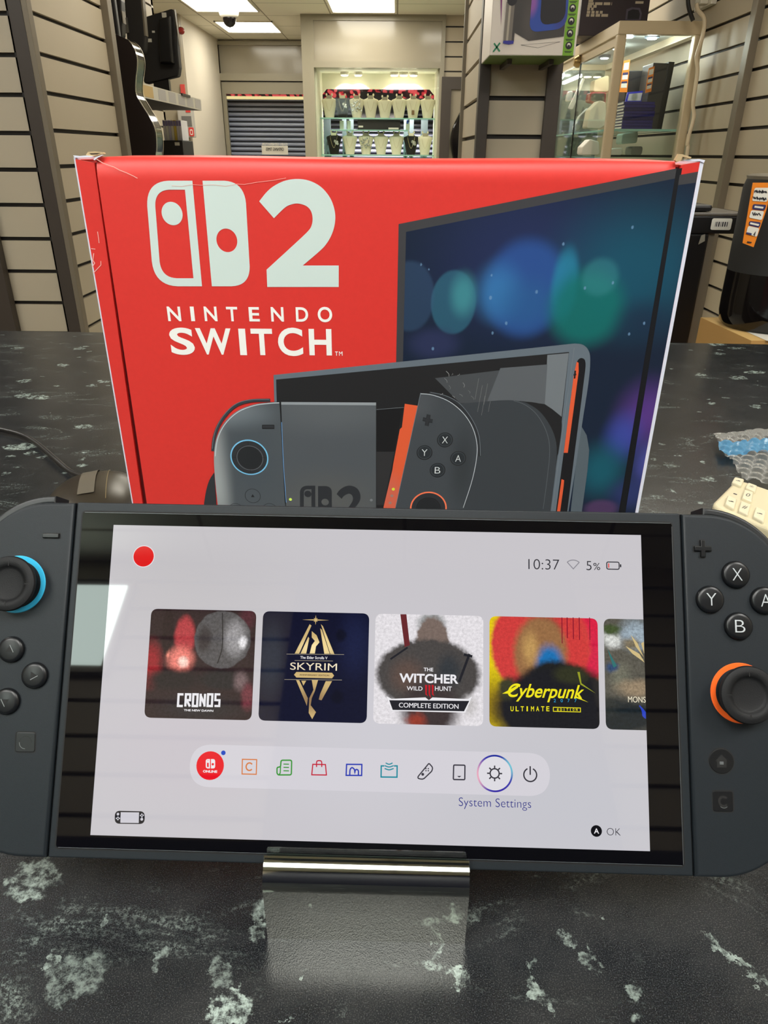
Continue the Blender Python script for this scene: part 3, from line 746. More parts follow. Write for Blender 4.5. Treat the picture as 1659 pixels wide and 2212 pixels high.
b = MB(M_ORANGE); b.prism(f, [Z(185, 375), Z(268, 355), Z(298, 615), Z(205, 600)], 0, -.004); b.build('price_tag', None, None, label='plain orange price tag hanging above the black guitar', cat='price tag')
# guitar head with tuners glinting beside the slatted wall
f = depth_frame(3.45); Z = lambda x, y: f.px(*zt1(x, y))
t = thing('guitar', (Z(60, 300)[0], 3.47, Z(60, 590)[1]), 'second black guitar showing only its headstock and tuners above the acoustic guitar', 'guitar')
b = MB(M_GLOSSBLACK); b.prism(f, [Z(20, -60), Z(110, -60), Z(200, 590), Z(60, 590)], .0, -.03, rnd=.004); b.build('headstock', t)
for (x, y) in ((95, 460), (115, 545)):
    b = MB(M_STEEL); b.lathe(Frame(f.pt(*Z(x, y)), (1, 0, 0), (0, 0, 1), (0, -1, 0), 1.0), (0, 0), [(.012, 0), (.014, .008), (.008, .016)], 0, 14); b.build('tuner', t, 40)
# cards on the black rack below the shelf
f = depth_frame(4.7); Z = lambda x, y: f.px(*za1(x, y))
rk = Z(1330, 1120); rk1 = Z(1500, 1310)
b = MB(M_BLACKMATT, M_PAPER); zr = rk[1]
b.box(-1.55, rk1[0], 4.62, 4.86, FLOOR, zr, 0, .004); b.rect(f, *Z(1425, 1160), *Z(1460, 1135), .085, 1)
b.build('display_rack', None, None, label='black rack under the wall shelf holding a row of game cases', cat='rack')
cols = [(246, 242, 246), (252, 250, 244), (226, 220, 236), (250, 244, 230), (236, 210, 100), (240, 236, 242), (246, 244, 250)]
for i in range(7):
    xa = Z(1318 + i * 21, 1050)[0]
    b = MB(mat('case_spine_%d' % i, cols[i], .5), mat('case_top', (150, 140, 190), .5)); b.box(xa, xa + .014, 4.66, 4.8, zr + .001, zr + .105, 0, .001); b.box(xa + .001, xa + .013, 4.658, 4.66, zr + .075, zr + .1, 1)
    b.build('game_case', None, None, label='pale game case standing in the row on the black rack under the shelf', cat='game case', group='game cases on the black rack')
# electrical box with labels on the grey pillar, red call point
f = depth_frame(7.68); Z = lambda x, y: f.px(*za1(x, y))
t = thing('fuse_box', (Z(1490, 960)[0], 7.69, Z(1490, 1090)[1]), 'grey wall box with red labels on the greige pillar beside the shelf', 'wall box')
a0, a1 = Z(1440, 1095), Z(1535, 860)
b = MB(mat('box_grey', (176, 172, 164), .5)); b.box(a0[0], a1[0], 7.64, 7.72, a0[1], a1[1], bev=.01); b.build('housing', t)
f2 = depth_frame(7.638); Z2 = lambda x, y: f2.px(*za1(x, y))
b = MB(mat('window_grey', (110, 108, 106), .3)); b.rect(f2, *Z2(1452, 1005), *Z2(1522, 925), .001, 0); b.build('window', t)
b = MB(mat('label_red', (206, 60, 56), .5), M_PAPER); b.rect(f2, *Z2(1508, 1085), *Z2(1542, 1015), .002, 0, .01); b.rect(f2, *Z2(1480, 895), *Z2(1515, 868), .002, 0); b.rect(f2, *Z2(1516, 1075), *Z2(1534, 1030), .003, 1, .01); b.rect(f2, *Z2(1520, 1066), *Z2(1530, 1040), .004, 0); b.build('warning_label', t)
b = MB(mat('alarm_red', (130, 34, 30), .3)); q = Z(1435, 240); b.lathe(Frame((q[0], 7.72, q[1]), (1, 0, 0), (0, 0, 1), (0, -1, 0), 1.0), (0, 0), [(.03, 0), (.027, .03), (.015, .045)], 0, 24)
b.build('alarm_sounder', None, 40, label='round red alarm sounder high on the greige pillar', cat='alarm')
b = MB(mat('notice_red', (196, 70, 64), .5)); q0, q1 = Z(1436, 745), Z(1462, 670); b.box(q0[0], q1[0], 7.70, 7.72, q0[1], q1[1]); b.build('notice', None, None, label='narrow red notice on the pillar just below the television', cat='notice')

# ------------------------------------------------------------------ speaker carton on bracket arms of the pier
zs = zoomer(1000, 0, 4.8794)
YF = 2.2
fs_ = depth_frame(YF); A = lambda x, y: fs_.px(*zs(x, y))
sx0, sx1 = A(280, 578)[0], A(1180, 605)[0]; sz0 = A(700, 590)[1]; sz1 = sz0 + .36
carton = thing('speaker_carton', ((sx0 + sx1) / 2, 2.3, sz0), 'white carton with green strip, picturing a party speaker and microphone', 'carton')
M_CARTON = mat('carton_white', (226, 216, 206), .4); M_GREEN = mat('carton_green', (120, 172, 40), .45)
b = MB(M_CARTON, mat('carton_green_base', (96, 120, 48), .5)); b.box(sx0, sx1, YF, 2.4, sz0 + .001, sz1, 0, .002); b.box(sx0 + .002, sx1 - .002, YF + .002, 2.398, sz0, sz0 + .0015, 1); b.build('carton_body', carton)
b = MB(M_GREEN, M_INK, M_PAPER)
g = [A(1040, 602), A(1150, 606), A(1235, -60), A(1125, -60)]
gx0, gx1 = (A(1045, 600)[0] + A(1110, 0)[0]) / 2 - .002, A(1160, 600)[0] + .001
gx0 = A(1045, 600)[0]
b.prism(fs_, [(gx0, sz0 + .001), (gx0 + .028, sz0 + .001), (gx0 + .028, sz1), (gx0, sz1)], .0008, -.001)
for (x, y) in ((1110, 480), (1132, 352), (1145, 222), (1168, 85), (1185, -50)):
    c = (gx0 + .014, A(x, y)[1]); b.disc(fs_, c, .0085, .0012, 1)
    b.disc(fs_, (c[0], c[1] + .001), .0045, .0015, 2); b.rect(fs_, c[0] - .003, c[1] - .005, c[0] + .003, c[1] + .001, .0017, 1)
    for k in (0, 1): b.rect(fs_, c[0] - .010 + k * .002, c[1] - .0135 - k * .0022, c[0] + .010 - k * .003, c[1] - .0122 - k * .0022, .0012, 1)
b.build('feature_strip', carton)
uvb = lambda x, y, rx, ry, s, c, a: (*A(x, y), rx, ry, s, c, a)
M_SPK = blob_mat('speaker_print', (66, 62, 62), [uvb(700, 250, .03, .08, .9, (84, 78, 76), .8)])
M_GLOWPRINT = blob_mat('neon_print', (44, 76, 170), [uvb(730, 30, .02, .04, .8, (150, 90, 170), .9), uvb(1040, 200, .03, .05, .9, (54, 60, 140), .8)])
b = MB(M_SPK, M_GLOWPRINT, M_INK, mat('mic_grey', (120, 112, 104), .35), mat('mic_blue', (44, 44, 150), .4), mat('teal_mark', (40, 130, 90), .5), M_NAVYINK)
b.poly(fs_, [A(*p) for p in ((560, -80), (545, 345), (690, 432), (1062, 385), (1110, -80))], .0008, 0)
o = round_poly([A(*p) for p in ((730, -80), (695, 345), (1090, 300), (1120, -80))], [0, .02, .03, 0]); b.poly(fs_, o, .0012, 1)
o = round_poly([A(*p) for p in ((830, -80), (810, 270), (1075, 230), (1090, -80))], [0, .018, .025, 0]); b.poly(fs_, o, .0016, 2)
b.poly(fs_, [A(*p) for p in ((460, 20), (575, 20), (535, 440), (425, 440))], .002, 3)
b.poly(fs_, [A(*p) for p in ((490, 20), (512, 20), (474, 430), (452, 430))], .0022, mat('mic_light', (176, 166, 150), .3)); b.poly(fs_, [A(*p) for p in ((548, 20), (575, 20), (535, 440), (510, 440))], .0022, 0)
b.poly(fs_, [A(*p) for p in ((425, 430), (535, 430), (530, 462), (480, 470), (420, 458))], .0024, 4)
b.disc(fs_, A(518, 0), .0125, .0024, 2)
for p, q in (((330, 460), (385, 540)), ((388, 455), (322, 542))): b.stroke(fs_, [A(*p), A(*q)], .004, .001, 5)
b.poly(fs_, [A(*p) for p in ((395, -40), (415, -40), (400, 280))], .001, mat('purple_print', (130, 60, 120), .5))
b.stroke(fs_, [A(610, 475), A(790, 505), A(1025, 440)], .0006, .001, 2); b.stroke(fs_, [A(610, 475), A(1025, 440)], .0005, .001, 2)
b.build('printed_picture', carton)
br = thing('bracket', (PX0 + .11, 2.3, sz0 - .02), 'dark bracket arms under the white speaker carton on the slatted pier', 'bracket')
for xx in (PX0 + .06, PX1 - .06):
    b = MB(M_POST); b.box(xx - .006, xx + .006, 2.26, 2.419, sz0 - .012, sz0 - .001); b.build('arm', br)

# ------------------------------------------------------------------ glass cabinet
z5 = zoomer(1180, 0, 3.4635)
CX0, CX1, CY0, CY1, CZ1, CZ0 = .953, 1.325, 3.69, 5.2, .743, FLOOR
cab = thing('display_cabinet', ((CX0 + CX1) / 2, 4.4, FLOOR), 'tall glass display cabinet with beige metal frame, lit inside, against the slatted wall', 'cabinet')
M_CABF = mat('beige_metal', (206, 188, 156), .35, metal=.15)
w = .04
b = MB(M_CABF)
for x in (CX0, CX1 - w):
    for y in (CY0, CY1 - w): b.box(x, x + w, y, y + w, CZ0, CZ1 - .049, bev=.006)
for y in (CY0 - .001, CY1 - w + .001): b.box(CX0, CX1, y, y + w, CZ1 - .05, CZ1, bev=.003)
for x in (CX0 + .001, CX1 - w - .001): b.box(x, x + w, CY0, CY1, CZ1 - .05, CZ1, bev=.003)
b.box(CX0 + .012, CX0 + .03, CY0 + w, CY1 - w, CZ1 - .085, CZ1 - .05)
b.build('frame', cab)
b = MB(mat('cabinet_lid', (176, 180, 176), .4)); b.box(CX0 + .005, CX1 - .005, CY0 + .005, CY1 - .005, CZ1 - .02, CZ1 - .012); b.box(CX0 + .03, CX1, CY0, CY1, CZ0, CZ0 + .1); b.build('top_panel', cab)
b = MB(M_PANE_CAB); b.box(CX0 + w, CX1 - w, CY0 + .015, CY0 + .019, CZ0, CZ1 - .05); b.build('glass_front', cab)
for ya, yb in ((CY0 + w, (CY0 + CY1) / 2 - .003), ((CY0 + CY1) / 2 + .003, CY1 - w)):
    b = MB(M_PANE_CAB, M_INK); b.box(CX0 + .018, CX0 + .022, ya, yb, CZ0, CZ1 - .085); b.build('glass_door', cab)
b = MB(M_BLACK); ym = (CY0 + CY1) / 2; b.box(CX0 + .016, CX0 + .024, ym - .003, ym + .003, CZ0, CZ1 - .085); b.build('door_seal', cab)
b = MB(mat('brass', (180, 150, 96), .3, metal=.8)); b.lathe(Frame((CX0 + .01, ym, CZ1 - .075), (0, 1, 0), (0, 0, 1), (-1, 0, 0), 1.0), (0, 0), [(.03, 0), (.03, .012), (.018, .03)], 0, 18); b.build('lock', cab, 40)
b = MB(mat('mirror_back', (150, 158, 152), .08, metal=.6)); b.box(CX0 + w, CX1 - w, CY1 - .03, CY1 - .02, CZ0, CZ1 - .03); b.build('back_panel', cab)
SZ = at(*z5(750, 965), CY0 + .05)[2]
for zz in (SZ, SZ - .3):
    b = MB(M_SHELFGLASS, M_GLASSEDGE); b.box(CX0 + .03, CX1 - .03, CY0 + .06, CY1 - .04, zz - .008, zz, 0); b.box(CX0 + .03, CX1 - .03, CY0 + .055, CY0 + .06, zz - .009, zz, 1); b.box(CX0 + .027, CX0 + .03, CY0 + .06, CY1 - .04, zz - .008, zz, 1); b.build('glass_shelf', cab)
M_CLENS = glow('cabinet_spot_lens', (.95, 1.0, .95), 25)
for i, (x, y) in enumerate(((CX0 + .10, CY0 + .2), (CX0 + .22, CY0 + .24), (CX0 + .16, CY0 + .6), (CX0 + .2, CY0 + 1.0), (CX0 + .1, CY0 + 1.3))):
    b = MB(M_STEEL, M_CLENS); F0 = Frame((x, y, CZ1 - .02), (1, 0, 0), (0, 1, 0), (0, 0, -1), 1.0)
    b.lathe(F0, (0, 0), [(.032, 0), (.034, .012), (.026, .014)], 0, 20); b.lathe(F0, (0, 0), [(.022, .0145), (.02, .018)], 1, 20); b.build('spot_lamp', cab, 40)
    if i in (0, 1, 2, 4):
        ld = bpy.data.lights.new('cabinet_spot', 'POINT'); ld.energy = .2 * SPOT; ld.color = (.9, 1.0, .94); ld.shadow_soft_size = .02
        lo = bpy.data.objects.new('cabinet_spot', ld); COL.objects.link(lo); lo.location = (x, y, CZ1 - .06)
b = MB(glow('tube_lamp', (.95, 1, .97), 9)); b.box(CX0 + .06, CX0 + .075, CY0 + .95, CY0 + 1.4, CZ1 - .13, CZ1 - .115); b.build('tube_lamp', cab)
# goods on the cabinet shelf
YC = CY0 + .1
def cabbox(name, x0, x1, ya, d, z0, z1, m, label, cat, group=None, lean=0):
    f = depth_frame(ya); a0, a1 = f.px(*z5(x0, z1)), f.px(*z5(x1, z1)); zt_ = a0[1]
    b = MB(m); b.box(0, a1[0] - a0[0], 0, d, 0, zt_ - z0, 0, .003)
    o = b.build(name, None, None, origin=(0, 0, 0), label=label, cat=cat, group=group); o.location = (a0[0], ya, z0 + .001); o.rotation_euler = (0, lean, 0); return o
M_CONSOLE = mat('console_black', (38, 37, 38), .4)
cabbox('game_console', 790, 905, CY0 + .17, .16, SZ, 470, M_CONSOLE, 'tallest black games console on the cabinet shelf, right of the blue cases', 'console', None, .03)
cabbox('game_console', 900, 945, CY0 + .2, .2, SZ, 462, M_BLACK, 'slim black console panel leaning at the right end of the cabinet shelf', 'console', None, .04)
cabbox('game_console', 610, 760, CY0 + .4, .12, SZ, 530, M_CONSOLE, 'wide black games console behind the blue cases in the glass cabinet', 'console')
def cab_tag(pts, Y, label):
    f = depth_frame(Y); P = [f.px(*z5(x, y)) for x, y in pts]; t = thing('price_tag', (P[0][0], Y, P[2][1]), label, 'price tag', 'price tags in the glass cabinet')
    b = MB(M_ORANGE); b.prism(f, P, 0, -.002); b.build('tag_card', t)
    lerp = lambda s, r: tuple(np.array(P[0]) * (1 - s) * (1 - r) + np.array(P[1]) * s * (1 - r) + np.array(P[2]) * s * r + np.array(P[3]) * (1 - s) * r)
    for r0, r1, m in ((.08, .3, M_PAPER), (.38, .46, M_NAVYINK), (.46, .60, M_PAPER), (.66, .72, M_NAVYINK), (.72, .86, M_PAPER)):
        b = MB(m); b.poly(f, [lerp(.12, r0), lerp(.88, r0), lerp(.88, r1), lerp(.12, r1)], .001); b.build('tag_field', t)
cab_tag([(580, 455), (628, 445), (605, 690), (545, 690)], CY0 + .36, 'orange and white price tag beside the beige corner post in the cabinet')
cab_tag([(768, 510), (812, 495), (785, 685), (740, 697)], CY0 + .16, 'yellow and white price tag on the tallest console in the cabinet')
M_BLUEC = mat('blue_case', (38, 36, 110), .25)
f = depth_frame(CY0 + .1); a0, a1 = f.px(*z5(590, 760)), f.px(*z5(820, 760)); hh = (a0[1] - SZ) / 9
for i in range(9):
    b = MB(M_BLUEC if i not in (3, 6) else mat('dark_blue_case', (30, 28, 84), .25), M_PAPER); dx = random.uniform(-.004, .004)
    b.box(a0[0] + dx, a1[0] + dx, CY0 + .1, CY0 + .23, SZ + .0012 + i * hh, SZ + .001 + (i + .93) * hh, 0, .001); b.box(a0[0] + dx - .0005, a0[0] + dx, CY0 + .11, CY0 + .22, SZ + .003 + i * hh, SZ + (i + .8) * hh, 1)
    b.build('game_case', None, None, label='dark blue game case lying in the stack on the glass cabinet shelf', cat='game case', group='blue game cases stacked in the cabinet')
f = depth_frame(CY0 + .26); Pq = [f.px(*z5(x, y)) for x, y in ((610, 690), (735, 678), (715, 768), (590, 768))]
b = MB(mat('bright_blue_case', (50, 60, 190), .25)); b.prism(f, Pq, 0, -.012); q = inset(Pq, .008); b.poly(f, q, .001, blob_mat('case_cover', (196, 198, 200), [(*f.px(*z5(660, 725)), .02, .03, .6, (120, 130, 110), .8)]))
b.build('game_case', None, None, label='bright blue game case with a pale cover standing on the stack of blue cases', cat='game case')
# pale box and boxes seen through the cabinet's side glass
f = depth_frame(CY0 + .75); q = lambda x, y: f.px(*z5(x, y))
def soft(name, pts, Y, th, m, label, cat, z0=None):
    f = depth_frame(Y); P = [f.px(*z5(x, y)) for x, y in pts]; 
    b = MB(m); b.prism(f, round_poly(P, .012), 0, -th, rnd=.005); return b.build(name, None, 40, label=label, cat=cat)
soft('plush_toy', [(300, 960), (330, 820), (400, 750), (445, 765), (450, 930), (400, 965)], CY0 + .5, .1, mat('cream_cloth', (232, 222, 196), .8), 'cream cloth bundle on the cabinet shelf behind the side glass', 'cloth')
soft('carton', [(318, 760), (330, 690), (450, 690), (445, 790)], CY0 + .62, .08, blob_mat('red_green_print', (190, 90, 84), [(*depth_frame(CY0 + .62).px(*z5(385, 730)), .05, .06, .5, (96, 110, 90), .9)]), 'red and green printed carton behind the cream bundle in the cabinet', 'carton')
soft('carton', [(350, 690), (360, 600), (470, 560), (470, 690)], CY0 + .7, .08, mat('tan_carton', (222, 200, 160), .7), 'tan carton above the red and green one in the cabinet', 'carton')
soft('white_board', [(160, 820), (275, 580), (292, 590), (200, 820)], CY0 + 1.15, .02, M_PAPER, 'white board leaning at the far end of the glass cabinet', 'board')
soft('carton', [(150, 760), (170, 680), (205, 680), (190, 760)], CY0 + 1.3, .05, M_PAPER, 'small white carton at the far end of the cabinet shelf', 'carton')
soft('controller', [(200, 965), (250, 870), (320, 800), (335, 830), (290, 900), (240, 985)], CY0 + .9, .05, mat('silver_grey', (176, 178, 170), .3), 'silver grey game controller on the cabinet shelf behind the side glass', 'controller')
f = depth_frame(CY0 + .3)
for pts, m, lab in (([(262, 1160), (270, 1100), (330, 1040), (395, 1060), (400, 1160)], M_WHITE, 'white box on the lower cabinet shelf left of the corner post'), ([(480, 1160), (485, 1110), (570, 1105), (575, 1160)], M_WHITE, 'white box on the lower cabinet shelf right of the corner post'), ([(560, 1080), (570, 1000), (690, 985), (680, 1070)], mat('pale_mint', (186, 200, 190), .4), 'pale mint box under the upper cabinet shelf'), ([(630, 1160), (640, 1095), (725, 1095), (715, 1160)], mat('mid_grey_box', (130, 130, 122), .5), 'grey box on the lower cabinet shelf')):
    soft('carton', pts, CY0 + .3, .1, m, lab, 'carton')
# dark carton on the cabinet
YP = CY0 + .45
fp = depth_frame(YP); q = lambda x, y: fp.px(*z5(x, y))
t = thing('dark_carton', (q(500, 0)[0], YP + .15, CZ1), 'dark purple carton with lines of pale print standing on the glass cabinet', 'carton')
xa, xb = CX0 + .0, q(770, 60)[0]
b = MB(mat('dark_purple_carton', (52, 38, 48), .4)); b.box(q(245, 200)[0], xb, YP, YP + .3, CZ1 + .001, CZ1 + .62, bev=.003); b.build('carton_body', t)
b = MB(mat('pale_print', (214, 200, 180), .5))
for (x0, x1, y) in ((315, 350, 15), (312, 490, 38), (308, 375, 58), (305, 352, 78), (302, 420, 102), (298, 460, 125)):
    h_ = .011
    yy = q(x0, y)[1]
    xx0, xx1 = q(x0, y)[0], q(x1, y)[0]; x = xx0
    while x < xx1:
        L = random.uniform(.012, .035); b.rect(fp, x, yy, min(x + L, xx1), yy + h_, .0015, 0); x += L + .006
b.rect(fp, *q(665, 28), *q(728, 10), .0015, 0)
b.build('print_lines', t)
b = MB(mat('carton_picture', (92, 84, 104), .4), M_INK)
b.poly(fp, [q(*p) for p in ((590, 150), (600, 70), (640, 55), (700, 60), (715, 100), (705, 150))], .0015, 0); b.poly(fp, [q(*p) for p in ((605, 145), (612, 85), (645, 70), (690, 75), (700, 105), (692, 145))], .002, 1)
b.build('printed_picture', t)
# socket and white cable beside the cabinet
f = depth_frame(3.6); q = lambda x, y: f.px(*z5(x, y))
t = thing('socket', (XR - .02, 3.6, q(1180, 30)[1]), 'white double socket with a plug at the top of the slatted wall', 'socket')
zsock = atX(*z5(1180, 20), XR - .02)
b = MB(M_WHITE); b.box(XR - .025, XR, zsock[1] - .1, zsock[1] + .1, zsock[2] - .02, zsock[2] + .09, bev=.004); b.build('face_plate', t)
b = MB(M_WHITE); pq = atX(*z5(1115, 15), XR - .03); b.box(XR - .06, XR - .025, zsock[1] - .07, zsock[1] - .02, zsock[2] - .015, zsock[2] + .03, bev=.006); b.build('plug', t)
YK = 3.62
pts = [at(*z5(x, y), YK) for x, y in ((1125, 25), (1135, 75), (1178, 130), (1183, 190), (1165, 290), (1130, 400), (1125, 440), (1132, 530), (1115, 660), (1098, 780), (1106, 860), (1092, 930), (1068, 1010), (1055, 1080), (1050, 1170))]
pts.append(pts[-1] + np.array([0.0, 0, -.4]))
b = MB(mat('cream_cable', (226, 208, 178), .45)); b.tube(pts, .008, 0, 10, 5); b.build('cable', None, 60, label='thick cream cable hanging in wavy folds beside the glass cabinet', cat='cable')
pts = [at(*z5(x, y), YK - .02) for x, y in ((1060, -30), (1062, 30), (1075, 90), (1098, 155))]
b = MB(M_BLACK); b.tube(pts, .009, 0, 8, 4); b.build('cable', None, 60, label='short black lead hanging left of the white plug', cat='cable')
# ------------------------------------------------------------------ counter
M_COUNTER = bpy.data.materials.new('black_flecked_laminate'); M_COUNTER.use_nodes = True
def counter_material():
    nt = M_COUNTER.node_tree; L = nt.links.new; N = nt.nodes.new; b = nt.nodes['Principled BSDF']
    tc = N('ShaderNodeTexCoord'); fl_ = N('ShaderNodeVectorMath'); fl_.operation = 'MULTIPLY'; fl_.inputs[1].default_value = (1, 1, 0); L(tc.outputs['Object'], fl_.inputs[0]); P = fl_.outputs[0]
    def noise(scale, detail=4, rough=.55, vec=P, dist=0.0):
        n = N('ShaderNodeTexNoise'); n.inputs['Scale'].default_value = scale; n.inputs['Detail'].default_value = detail; n.inputs['Roughness'].default_value = rough; n.inputs['Distortion'].default_value = dist; L(vec, n.inputs['Vector']); return n
    def ramp(v, a, c):
        r = N('ShaderNodeMapRange'); r.interpolation_type = 'SMOOTHSTEP'; r.inputs[1].default_value = a; r.inputs[2].default_value = c; L(v, r.inputs[0]); return r.outputs[0]
    def math_(op, x, y):
        m = N('ShaderNodeMath'); m.operation = op
        for i, v in enumerate((x, y)):
            if isinstance(v, (int, float)): m.inputs[i].default_value = v
            else: L(v, m.inputs[i])
        return m.outputs[0]
    # flecks: sparse stone chips, streaked along a diagonal
    rot = N('ShaderNodeMapping'); rot.inputs['Rotation'].default_value = (0, 0, math.radians(38)); rot.inputs['Scale'].default_value = (.55, 1.25, 1); L(P, rot.inputs[0])
    fine = noise(260, 3)
    warp = N('ShaderNodeVectorMath'); warp.operation = 'MULTIPLY_ADD'; L(noise(70, 3).outputs['Color'], warp.inputs[0]); warp.inputs[1].default_value = (.012, .012, 0); L(P, warp.inputs[2])
    vor = N('ShaderNodeTexVoronoi'); vor.inputs['Scale'].default_value = 26; vor.inputs['Randomness'].default_value = 1.0; 
    wr2 = N('ShaderNodeMapping'); wr2.inputs['Scale'].default_value = (.8, 1.5, 1); wr2.inputs['Rotation'].default_value = (0, 0, math.radians(24)); L(warp.outputs[0], wr2.inputs[0]); L(wr2.outputs[0], vor.inputs['Vector'])
    sepc = N('ShaderNodeSeparateColor'); L(vor.outputs['Color'], sepc.inputs[0])
    size = math_('MULTIPLY', math_('POWER', sepc.outputs[0], 6.0), .34)
    chip = ramp(math_('SUBTRACT', size, vor.outputs['Distance']), -.0, .06)
    chip = math_('MULTIPLY', chip, ramp(noise(190, 6, .8).outputs[0], .44, .58))
    vor2 = N('ShaderNodeTexVoronoi'); vor2.inputs['Scale'].default_value = 75; L(wr2.outputs[0], vor2.inputs['Vector'])
    sep2 = N('ShaderNodeSeparateColor'); L(vor2.outputs['Color'], sep2.inputs[0])
    size2 = math_('MULTIPLY', math_('POWER', sep2.outputs[1], 9.0), .36)
    chip2 = math_('MULTIPLY', ramp(math_('SUBTRACT', size2, vor2.outputs['Distance']), 0, .1), ramp(noise(420, 5, .8).outputs[0], .42, .56))
    haze = math_('MULTIPLY', ramp(noise(30, 9, .75, rot.outputs[0], .8).outputs[0], .52, .70), ramp(noise(620, 5, .8).outputs[0], .46, .60))
    # the largest chips, each at its own place on the top
    wv = N('ShaderNodeVectorMath'); wv.operation = 'MULTIPLY_ADD'; L(noise(150, 4, .7).outputs['Color'], wv.inputs[0]); wv.inputs[1].default_value = (.016, .016, 0); L(P, wv.inputs[2])
    off = N('ShaderNodeVectorMath'); off.operation = 'SUBTRACT'; off.inputs[1].default_value = (.008, .008, 0); L(wv.outputs[0], off.inputs[0])
    big = None
    for (px, py, wpx, hpx, rot_, al) in BIG_CHIPS:
        c = atZ(px, py, 0); sx = abs(atZ(px + wpx / 2, py, 0)[0] - c[0]); sy = abs(atZ(px, py - hpx / 2, 0)[1] - c[1])
        mp = N('ShaderNodeMapping'); mp.vector_type = 'TEXTURE'; mp.inputs['Location'].default_value = (c[0], c[1], 0); mp.inputs['Rotation'].default_value = (0, 0, math.radians(rot_)); mp.inputs['Scale'].default_value = (sx, sy, 1)
        L(off.outputs[0], mp.inputs[0])
        ln = N('ShaderNodeVectorMath'); ln.operation = 'LENGTH'; L(mp.outputs[0], ln.inputs[0])
        v = math_('MULTIPLY', ramp(ln.outputs['Value'], 1.05, .75), al)
        big = v if big is None else math_('MAXIMUM', big, v)
    big = math_('MULTIPLY', big, ramp(noise(210, 6, .8).outputs[0], .40, .62))
    f = math_('MAXIMUM', math_('MULTIPLY', chip, .85), math_('MULTIPLY', chip2, .6))
    f = math_('MAXIMUM', f, math_('MULTIPLY', haze, .5)); f = math_('MAXIMUM', f, big)
    mx = N('ShaderNodeMix'); mx.data_type = 'RGBA'; L(f, mx.inputs[0]); 
    mot = N('ShaderNodeMix'); mot.data_type = 'RGBA'; L(ramp(noise(30, 6, .65).outputs[0], .35, .65), mot.inputs[0]); mot.inputs[6].default_value = (*lin((22, 25, 29)), 1); mot.inputs[7].default_value = (*lin((40, 41, 43)), 1); L(mot.outputs[2], mx.inputs[6])
    mx.inputs[7].default_value = (*lin((172, 188, 180)), 1)
    sp = math_('MULTIPLY', ramp(noise(2400, 3, .8).outputs[0], .50, .70), .24)
    m2 = N('ShaderNodeMix'); m2.data_type = 'RGBA'; L(sp, m2.inputs[0]); L(mx.outputs[2], m2.inputs[6]); m2.inputs[7].default_value = (*lin((150, 152, 150)), 1)
    L(m2.outputs[2], b.inputs['Base Color'])
    b.inputs['Roughness'].default_value = .24; b.inputs['Specular IOR Level'].default_value = .5
    lea = N('ShaderNodeTexVoronoi'); lea.feature = 'SMOOTH_F1'; lea.inputs['Scale'].default_value = 2600; L(P, lea.inputs['Vector'])
    bp = N('ShaderNodeBump'); bp.inputs['Strength'].default_value = .22; bp.inputs['Distance'].default_value = .00017; L(lea.outputs['Distance'], bp.inputs['Height']); L(bp.outputs[0], b.inputs['Normal'])
# px, py, width, height (of the photo's chips as they lie on the top), turn in degrees, strength
BIG_CHIPS = [(72, 1903, 118, 92, 0, .75), (560, 1985, 40, 80, -10, .6), (495, 2180, 110, 70, 20, .95), (475, 2105, 60, 90, 35, .45), (165, 2115, 140, 120, 30, .4), (355, 2065, 34, 60, -20, .55),
             (112, 2080, 26, 50, 0, .6), (225, 1995, 24, 22, 0, .5), (372, 2005, 12, 26, -20, .6), (1225, 2030, 26, 44, 25, .6), (1160, 2150, 26, 95, 38, .7), (1570, 2055, 18, 120, 42, .7), (1640, 2125, 14, 70, 42, .5),
             (1275, 2075, 22, 44, 30, .5), (1375, 2150, 40, 34, 30, .5), (1297, 1984, 13, 11, 0, .9), (990, 2105, 34, 60, 30, .8), (975, 1998, 46, 26, -25, .8), (945, 2050, 18, 60, 8, .6), (1030, 1975, 60, 14, 30, .35), (1150, 2090, 20, 28, -25, .4),
             (660, 2115, 14, 12, 0, .8), (628, 2195, 12, 10, 0, .9), (735, 2175, 22, 16, 0, .3),
             (40, 752, 26, 6, 5, .7), (170, 753, 32, 6, 0, .6), (136, 789, 30, 7, 0, .8), (52, 854, 42, 10, 0, .75), (180, 921, 42, 9, 0, .8), (52, 823, 34, 7, 12, .6), (199, 833, 18, 7, 10, .6), (67, 979, 24, 10, 10, .8), (92, 987, 20, 7, 10, .7), (176, 1006, 26, 8, 8, .9), (177, 992, 10, 9, 0, .9), (183, 977, 9, 5, 20, 1.0), (12, 1023, 16, 8, 0, .6),
             (1530, 1036, 34, 11, 12, .8), (1555, 764, 24, 6, 8, .6), (1595, 816, 42, 8, 18, .7), (1513, 809, 24, 7, 8, .8), (1590, 752, 44, 5, 3, .5), (1632, 878, 26, 7, 12, .7), (1535, 871, 22, 5, 5, .7), (1520, 998, 11, 7, 0, .8), (1467, 984, 11, 6, 10, .9), (1450, 1005, 30, 12, 20, .35), (1430, 959, 18, 4, -5, .6), (1457, 1062, 12, 8, 15, .8), (1420, 1072, 28, 6, 14, .5), (1514, 1086, 14, 6, 10, .7), (1412, 992, 10, 6, 10, .7)]
counter_material()
b = MB(M_COUNTER)
CO = [(-1.5, -.12), (1.36, -.12), (1.36, .9415), (-1.5, 1.036)]
b.prism(Frame((0, 0, 0), (1, 0, 0), (0, 1, 0), (0, 0, 1), 1.0), CO, 0, -.04, 0, None, .003)
ctr = thing('counter', (0, 0, FLOOR), 'long counter with a black speckled laminate top, under the handheld console and red box', 'counter'); b.build('counter_top', ctr, 40)
